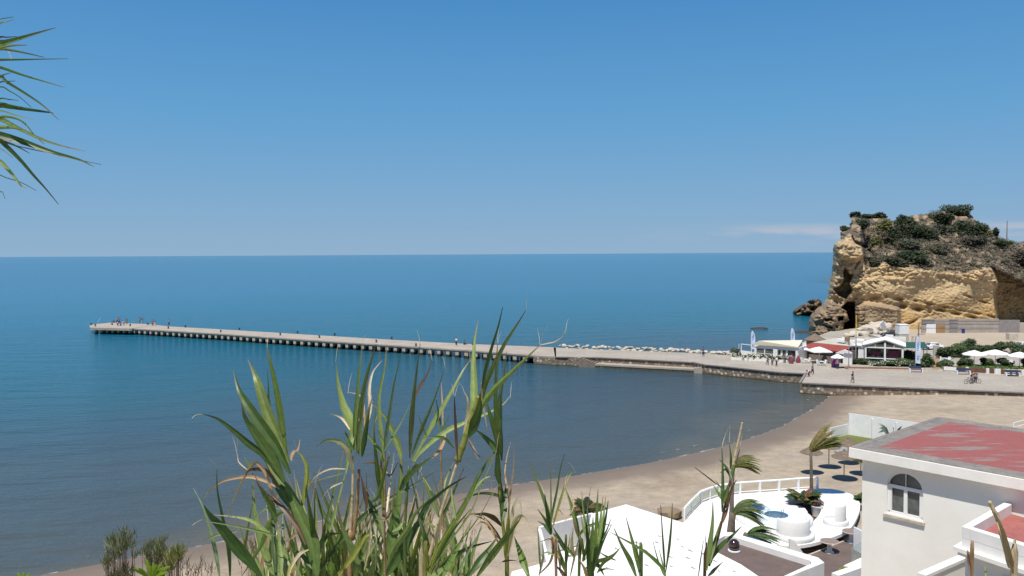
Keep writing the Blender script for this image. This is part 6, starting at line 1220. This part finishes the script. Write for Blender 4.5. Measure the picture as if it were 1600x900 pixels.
cane('low fan of blades at the bottom centre with a thin arching blade', 2.4, [(Z6((20, 930), (45, 850), (120, 650)), 6, 'y')],
     [(Z6((310, 200), (200, 262), (100, 340), (20, 410), (-40, 520)), 8, 'd'), (Z6((520, 20), (430, 230), (340, 450), (200, 650), (60, 860)), 3, 'l'), (Z6((490, 320), (400, 480), (250, 680), (80, 880)), 2, 'l'), (Z6((300, 400), (200, 560), (110, 720), (50, 880)), 6, 'y'), (Z6((340, 430), (230, 560), (140, 700), (60, 890)), 6, 'g'), (Z6((10, 220), (60, 340), (120, 490)), 8, 'l'), (Z6((200, 250), (215, 380), (240, 520)), 6, 'l'), (Z6((350, 500), (250, 700), (180, 830), (140, 910)), 12, 'g'), (Z6((180, 820), (100, 880), (40, 920)), 16, 'l'), (Z6((0, 540), (20, 640), (15, 860)), 8, 'd'), (Z6((300, 640), (320, 780), (310, 910)), 9, 'g'), (Z6((420, 560), (330, 720), (240, 900)), 4, 's'), (Z6((20, 500), (60, 540), (90, 560)), 4, 'y')], 8)
# low undergrowth blades filling the foot of the reed bed
for ci, (x0, x1, lab, n_) in enumerate([(395, 500, 'tangle of short blades at the foot of the leftmost big reed', 50), (500, 620, 'tangle of short blades at the foot of the tan stalked reed', 85), (600, 730, 'tangle of short blades under the middle reeds', 80)]):
    rn = random.Random(40+ci); ls = []
    for k in range(n_):
        x = rn.uniform(x0, x1); h = rn.uniform(30, 175)*(.6 if rn.random() < .5 else 1); lx = rn.uniform(-60, 60)*(h/130); ls.append(([(x+lx, 905-h), (x+lx*.6, 905-h*.6), (x+lx*.2, 905-h*.2), (x, 915)], rn.uniform(3, 12), rn.choice('gglldldyctcl')))
    cane(lab, 3.1, [([((x0+x1)/2, 930), ((x0+x1)/2+4, 860), ((x0+x1)/2+8, 800)], 4, 't')], ls, 60+ci)
cane('spreading reed tuft left of the white roof', 3.3, [(Z7((130, 920), (110, 740), (100, 620)), 5, 't'), (Z7((200, 920), (190, 700), (110, 600)), 4, 'g')], [
     (Z6((750, 100), (800, 220), (850, 350), (890, 480), (912, 600)), 7, 'l'), (Z7((190, 40), (160, 150), (135, 300), (108, 430), (95, 520)), 4, 'd'), (Z7((92, 90), (93, 240), (95, 400), (95, 560)), 2, 'g'), (Z7((50, 320), (62, 430), (80, 520), (95, 610)), 9, 'd'), (Z7((270, 168), (235, 178), (205, 230), (165, 350), (130, 470), (105, 560)), 4, 'y'), (Z7((190, 270), (230, 380), (265, 500), (300, 620)), 8, 'g'),
     (Z7((0, 430), (50, 500), (95, 590)), 5, 'l'), (Z7((0, 515), (50, 545), (90, 610)), 6, 'd'), (Z7((110, 560), (160, 650), (220, 760)), 8, 'd'), (Z7((120, 640), (200, 700), (260, 760)), 6, 'g'), (Z7((0, 770), (60, 735), (110, 750)), 3, 'l'), (Z7((140, 660), (160, 760), (200, 880)), 8, 'g'), (Z7((20, 660), (90, 640), (110, 700), (90, 800), (20, 880)), 4, 't'), (Z7((60, 640), (110, 680), (150, 780), (160, 880)), 4, 't'),
     (Z7((30, 640), (40, 760), (10, 900)), 4, 'c'), (Z7((0, 560), (10, 700), (20, 860)), 3, 'l'), (Z7((250, 560), (240, 680), (260, 790)), 7, 'c'), (Z7((230, 600), (215, 720), (190, 880)), 4, 't'), (Z7((300, 600), (270, 720), (230, 900)), 3, 't'), (Z7((190, 520), (250, 420), (240, 330)), 2, 't'), (Z7((180, 470), (150, 440), (140, 520)), 2, 't'), (Z7((120, 820), (170, 870), (200, 930)), 7, 'b')], 9)
cane('dense reed tuft with fanned upright blades before the white roof', 3.2, [(Z7((370, 930), (385, 800), (405, 680)), 13, 'd'), (Z7((290, 920), (330, 760), (350, 640)), 5, 'g')], [
     (Z7((425, 290), (418, 420), (415, 560), (400, 700)), 7, 'g'), (Z7((460, 340), (445, 470), (430, 600), (405, 720)), 6, 'l'), (Z7((480, 330), (465, 470), (440, 620), (410, 760)), 6, 'g'), (Z7((497, 370), (480, 480), (455, 600), (420, 760)), 6, 'd'), (Z7((310, 300), (320, 440), (345, 580), (370, 760)), 4, 'g'), (Z7((375, 270), (350, 420), (360, 560), (385, 700)), 4, 's'), (Z7((520, 545), (430, 528), (370, 545), (320, 580), (290, 620)), 6, 'l'),
     (Z7((585, 698), (530, 750), (470, 780), (410, 800), (330, 850)), 7, 'l'), (Z7((570, 720), (520, 770), (460, 810), (420, 880)), 5, 'y'), (Z7((425, 630), (385, 670), (345, 740), (315, 800)), 11, 'l'), (Z7((515, 500), (480, 590), (440, 660), (400, 740)), 4, 'd'), (Z7((525, 530), (470, 640), (430, 740), (390, 880)), 5, 'd'), (Z7((340, 500), (350, 620), (365, 760), (370, 900)), 10, 'd'), (Z7((390, 480), (385, 620), (380, 800)), 9, 'g'), (Z7((360, 640), (400, 700), (410, 800)), 12, 'g'),
     (Z7((430, 730), (480, 760), (550, 790)), 3, 'd'), (Z7((550, 860), (480, 850), (420, 870)), 3, 's'), (Z7((265, 420), (280, 560), (320, 720)), 5, 'd'), (Z7((470, 900), (430, 830), (400, 820)), 8, 'd'), (Z7((300, 450), (320, 550), (350, 650)), 5, 'l'), (Z7((240, 450), (260, 540), (290, 640)), 5, 't'), (Z7((290, 780), (330, 850), (350, 920)), 6, 't')], 10)
cane('sparse reed with long thin blades standing out against the white roof', 2.9, [(Z7((730, 930), (715, 860), (700, 780)), 5, 'g')], [
     (Z7((620, 480), (650, 590), (680, 700), (705, 800), (725, 910)), 8, 'g'), (Z7((535, 560), (590, 680), (650, 790), (695, 910)), 9, 'l'), (Z7((510, 592), (600, 640), (690, 690), (780, 750), (850, 820), (895, 870)), 6, 'g'), (Z7((695, 650), (702, 740), (715, 830), (725, 920)), 6, 'd'), (Z7((865, 400), (875, 560), (885, 720), (895, 880)), 2.5, 'p'), (Y8((110, 490), (105, 600), (92, 740), (72, 880)), 4, 'p'), (Y8((48, 540), (56, 680), (70, 850)), 2.5, 'd'), (Y8((0, 785), (30, 820), (60, 870), (75, 910)), 7, 'g'), (Y8((0, 700), (20, 780), (45, 860)), 1.5, 's'), (Y8((35, 750), (55, 830), (70, 900)), 3, 'g')], 11)
cane('flowering reed with a cream plume on a slender leafy stalk, before the palms', 2.7, [(Y8((290, 930), (315, 850), (350, 740), (385, 610), (410, 480), (440, 350)), 4.5, 'b'), (Y8((450, 280), (470, 190), (490, 100), (503, 35)), 4, 'c')], [
     (Y8((388, 170), (393, 300), (394, 440), (390, 540)), 6, 'd'), (Y8((430, 150), (440, 230), (437, 300)), 4, 'g'), (Y8((375, 245), (420, 300), (445, 370)), 6, 'd'), (Y8((480, 240), (455, 300), (430, 380)), 6, 'l'), (Y8((235, 288), (310, 345), (375, 395)), 1.6, 'b'), (Y8((340, 388), (372, 440), (405, 490)), 6, 'g'), (Y8((432, 365), (412, 430), (390, 500)), 8, 'g'), (Y8((350, 360), (390, 410), (420, 440)), 4, 'd'), (Y8((470, 360), (440, 420), (410, 520)), 5, 'b'),
     (Y8((440, 440), (420, 520), (395, 600)), 5, 'b'), (Y8((380, 320), (410, 300), (430, 330)), 4, 'd'), (Y8((338, 480), (336, 600), (322, 720), (302, 870)), 9, 'l'), (Y8((382, 590), (350, 700), (320, 830)), 6, 'g'), (Y8((500, 620), (440, 680), (380, 735), (330, 810)), 8, 'd'), (Y8((395, 820), (350, 860), (310, 900)), 6, 'd'), (Y8((285, 700), (270, 800), (255, 910)), 1.5, 'p'), (Y8((490, 180), (475, 240), (460, 300)), 3, 'b'), (Y8((460, 130), (458, 200), (452, 290)), 3, 'c')], 12)
cane('dry tan reed plume crossing the red terrace of the wing', 2.5, [(O(1460, 760, 6.43, (800, 940), (770, 820), (710, 600), (650, 360), (590, 230), (550, 150)), 9, 'c')], [(O(1460, 760, 6.43, (545, 130), (600, 260), (660, 400), (700, 560)), 8, 't'), (O(1460, 760, 6.43, (600, 250), (680, 440), (740, 680), (790, 880)), 11, 't')], 13)
cane('short dry tan reed plume left of the one crossing the terrace', 2.6, [(O(1460, 760, 6.43, (375, 940), (355, 800), (335, 650)), 5, 't')], [(O(1460, 760, 6.43, (330, 630), (345, 740), (370, 900)), 5, 'b'), (O(1460, 760, 6.43, (500, 770), (515, 850), (520, 930)), 3, 'l'), (O(1460, 760, 6.43, (400, 860), (400, 940)), 2, 'l')], 14)
for k, (x, y, w_) in enumerate([]): pass
# canes entering from the left at the top
U1 = lambda *p: O(0, 30, 5.625, *p); U2 = lambda *p: O(0, 170, 5.625, *p)
def topcane(label, dep, root, leaves, seed):
    rn = random.Random(seed); r0 = P(*root, dep); gz = ground_z(r0.x-.4, r0.y); t = thing('reed', label, 'reed', (r0.x-.4, r0.y, gz))
    sm = MB(); pth = catmull([(r0.x-.4, r0.y, gz), (r0.x-.35, r0.y, (gz+r0.z)/2), r0, P(root[0]+8, root[1]-30, dep)], 30); sm.tube(pth, [.008]*31, 7, [CG['y']]*(31*7)); sm.build('stem', M['leaf'], t, True)
    gm, dm = MB(), MB()
    for pts, w, code in leaves: leaf(dm if code in 'tcb' else gm, pts+[((pts[-1][0]+root[0])/2, (pts[-1][1]*1.3+root[1]*.7)/2), root], dep+rn.uniform(-.08, .1), w, code, rn)
    gm.build('leaves', M['leaf'], t, True)
    if dm.v: dm.build('dry_leaves', M['leaf'], t, True)
topcane('upper reed blades poking in from the left edge against the sky', 2.3, (-70, 95), [(U1((490, 75), (350, 115), (200, 160), (60, 200), (-20, 215)), 10, 'g'), (U1((150, 153), (60, 158), (-10, 160)), 3, 'b'), (U1((240, 228), (130, 230), (20, 245), (-20, 258)), 7, 'l'), (U1((390, 335), (240, 300), (100, 272), (-10, 262)), 4.5, 'p'), (U1((600, 347), (380, 350), (160, 354), (-10, 355)), 4, 'd'), (U1((570, 600), (400, 550), (200, 490), (-10, 420)), 5, 'g'), (U1((100, 470), (40, 485), (-10, 497)), 3, 'g'), (U1((100, 350), (80, 290), (40, 250), (0, 235)), 1, 'c'), (U1((130, 0), (60, 25), (-10, 45)), 3, 'p'), (U1((120, -20), (60, -10), (-10, 10)), 1.5, 's')], 21)
topcane('lower reed blades drooping in from the left edge against the sky', 2.2, (-70, 190), [(U1((520, 890), (380, 760), (220, 650), (60, 550), (-10, 500)), 5.5, 'g'), (U1((275, 775), (180, 690), (90, 635), (-10, 595)), 1.6, 'p'), (U1((165, 714), (80, 706), (-10, 700)), 2.5, 'd'), (U1((470, 825), (390, 812), (200, 785), (80, 765), (-10, 752)), 10, 'd'), (U1((320, 888), (160, 850), (-10, 806)), 3, 'g'), (U1((135, 543), (60, 548), (-10, 560)), 2, 'b'),
     (U2((390, 310), (300, 230), (235, 145), (160, 92), (60, 68), (-10, 72)), 4, 'p'), (U2((750, 375), (520, 320), (350, 262), (150, 168), (-10, 90)), 8, 'g'), (U2((200, 185), (100, 165), (-10, 160)), 8, 'l'), (U2((825, 510), (700, 450), (450, 380), (200, 290), (-10, 230)), 13, 'd'), (U2((515, 840), (400, 700), (300, 590), (180, 450), (60, 330), (-10, 275)), 8, 'd'), (U2((262, 392), (150, 330), (40, 290)), 4.5, 'b'), (U2((240, 700), (190, 680), (120, 590), (60, 520), (-10, 455)), 7, 'l'), (U2((320, 720), (180, 645), (-10, 575)), 1.2, 'p'), (U2((890, 490), (700, 450), (500, 400)), 1, 's'), (U2((45, 790), (20, 730), (-10, 715)), .8, 's'), (U2((110, 430), (50, 380), (-10, 345)), .8, 'p')], 22)

# ================================================================ LOW PLANTS, BOTTOM LEFT
def tamarisk(x, y, w, h, label, seed, dep=9.0, col=(.20, .23, .10)):
    den = 34 if col[1] > col[0]*.9 else 15
    rn = random.Random(seed); b = P(x, 925, dep); gz = ground_z(b.x, b.y); px = dep/1250; t = thing('tamarisk', label, 'shrub', (b.x, b.y, gz)); sm = MB(); fm = MB(); top = P(x, y, dep).z
    for k in range(den):
        lean = rn.uniform(-1, 1)*w*px; hh = top-(rn.uniform(0, .55)**1.3)*h*px-abs(lean)*.5; e = Vector((b.x+lean, b.y+rn.uniform(-.2, .2), hh)); s = Vector((b.x+lean*.2, b.y, gz))
        pth = catmull([s, s.lerp(e, .5)+Vector((lean*.2, 0, 0)), e], 12); sm.tube(pth, [.012-.0008*i for i in range(13)], 4, [(.17, .11, .07)]*(13*4))
        for i in range(2, 13):
            for j in range(18 if den > 20 else 5):
                q = pth[i]+Vector((rn.gauss(0, .02), rn.gauss(0, .02), rn.uniform(-.03, .03))); d = Vector((rn.gauss(0, .4), rn.gauss(0, .4), rn.uniform(.8, 1.5))).normalized(); l_ = rn.uniform(.05, .14); s_ = d.orthogonal().normalized()*.0042; c = col if rn.random() < .75 else (.20, .14, .10); v = rn.uniform(.7, 1.3)
                fm.add([q-s_, q+s_, q+d*l_], [(0, 1, 2)], tuple(a_*v for a_ in c))
    sm.build('stems', M['foliage'], t); fm.build('foliage', M['foliage'], t)
tamarisk(188, 836, 15, 90, 'tallest feathery grey green bush at the bottom left', 1); tamarisk(245, 850, 11, 70, 'feathery green bush right of the tallest one at bottom left', 2); tamarisk(273, 862, 7, 50, 'small yellowish feathery bush, third from the left', 3, col=(.26, .27, .08)); tamarisk(308, 872, 24, 60, 'bare reddish twiggy bush left of the big reeds', 4, col=(.16, .10, .07))
tamarisk(700, 800, 45, 90, 'dry reddish brown twiggy bush behind the reeds near the centre', 5, 12, (.17, .105, .07)); tamarisk(640, 815, 30, 80, 'sparse brown twigs behind the middle reeds', 6, 12, (.16, .11, .07)); tamarisk(400, 850, 22, 60, 'pinkish dry twigs behind the leftmost big reed', 7, 10, (.18, .11, .08))
def rosette(x, y, n, L_, label, seed, dep=4.5):
    rn = random.Random(seed); c = P(x, y+22, dep); t = thing('broadleaf_shrub', label, 'shrub', (c.x, c.y, ground_z(c.x, c.y))); gz = t.location.z; px = dep/1250
    MB().tube([(c.x, c.y, gz), (c.x, c.y, c.z)], .012, 6, [(.15, .1, .06)]*12).build('stem', M['foliage'], t); mb = MB()
    for k in range(n):
        a = -1.25+2.5*(k+rn.uniform(-.2, .2))/max(n-1, 1); d = Vector((math.sin(a), rn.uniform(-.4, .4), math.cos(a)+.15)).normalized(); s = d.cross(Vector((0, 1, 0))).normalized(); LL = L_*px*rn.uniform(.75, 1.1); pts = [c+d*LL*u+Vector((0, 0, 0.1*LL*math.sin(u*3))) for u in (0, .3, .6, .85, 1)]; ww = [.004, .008, .013, .011, .002]; vs = []
        for p_, w_ in zip(pts, (.003, .006, .0095, .008, .001)): vs += [p_-s*w_, p_+Vector((0, -.003, 0)), p_+s*w_]
        v = rn.uniform(.85, 1.2); mb.add(vs, [(3*i+j, 3*i+j+1, 3*i+j+4, 3*i+j+3) for i in range(4) for j in (0, 1)], [(.17*v*(1.3 if i % 3 == 1 else 1), .27*v*(1.15 if i % 3 == 1 else 1), .02) for i in range(15)])
    mb.build('leaves', M['leaf'], t, True)
rosette(236, 886, 13, 34, 'bright glossy green shrub with paddle leaves at the bottom left', 1); rosette(36, 895, 5, 25, 'tips of a bright green shrub in the bottom left corner', 2); rosette(78, 905, 3, 22, 'few bright green leaf tips right of the corner shrub', 3)
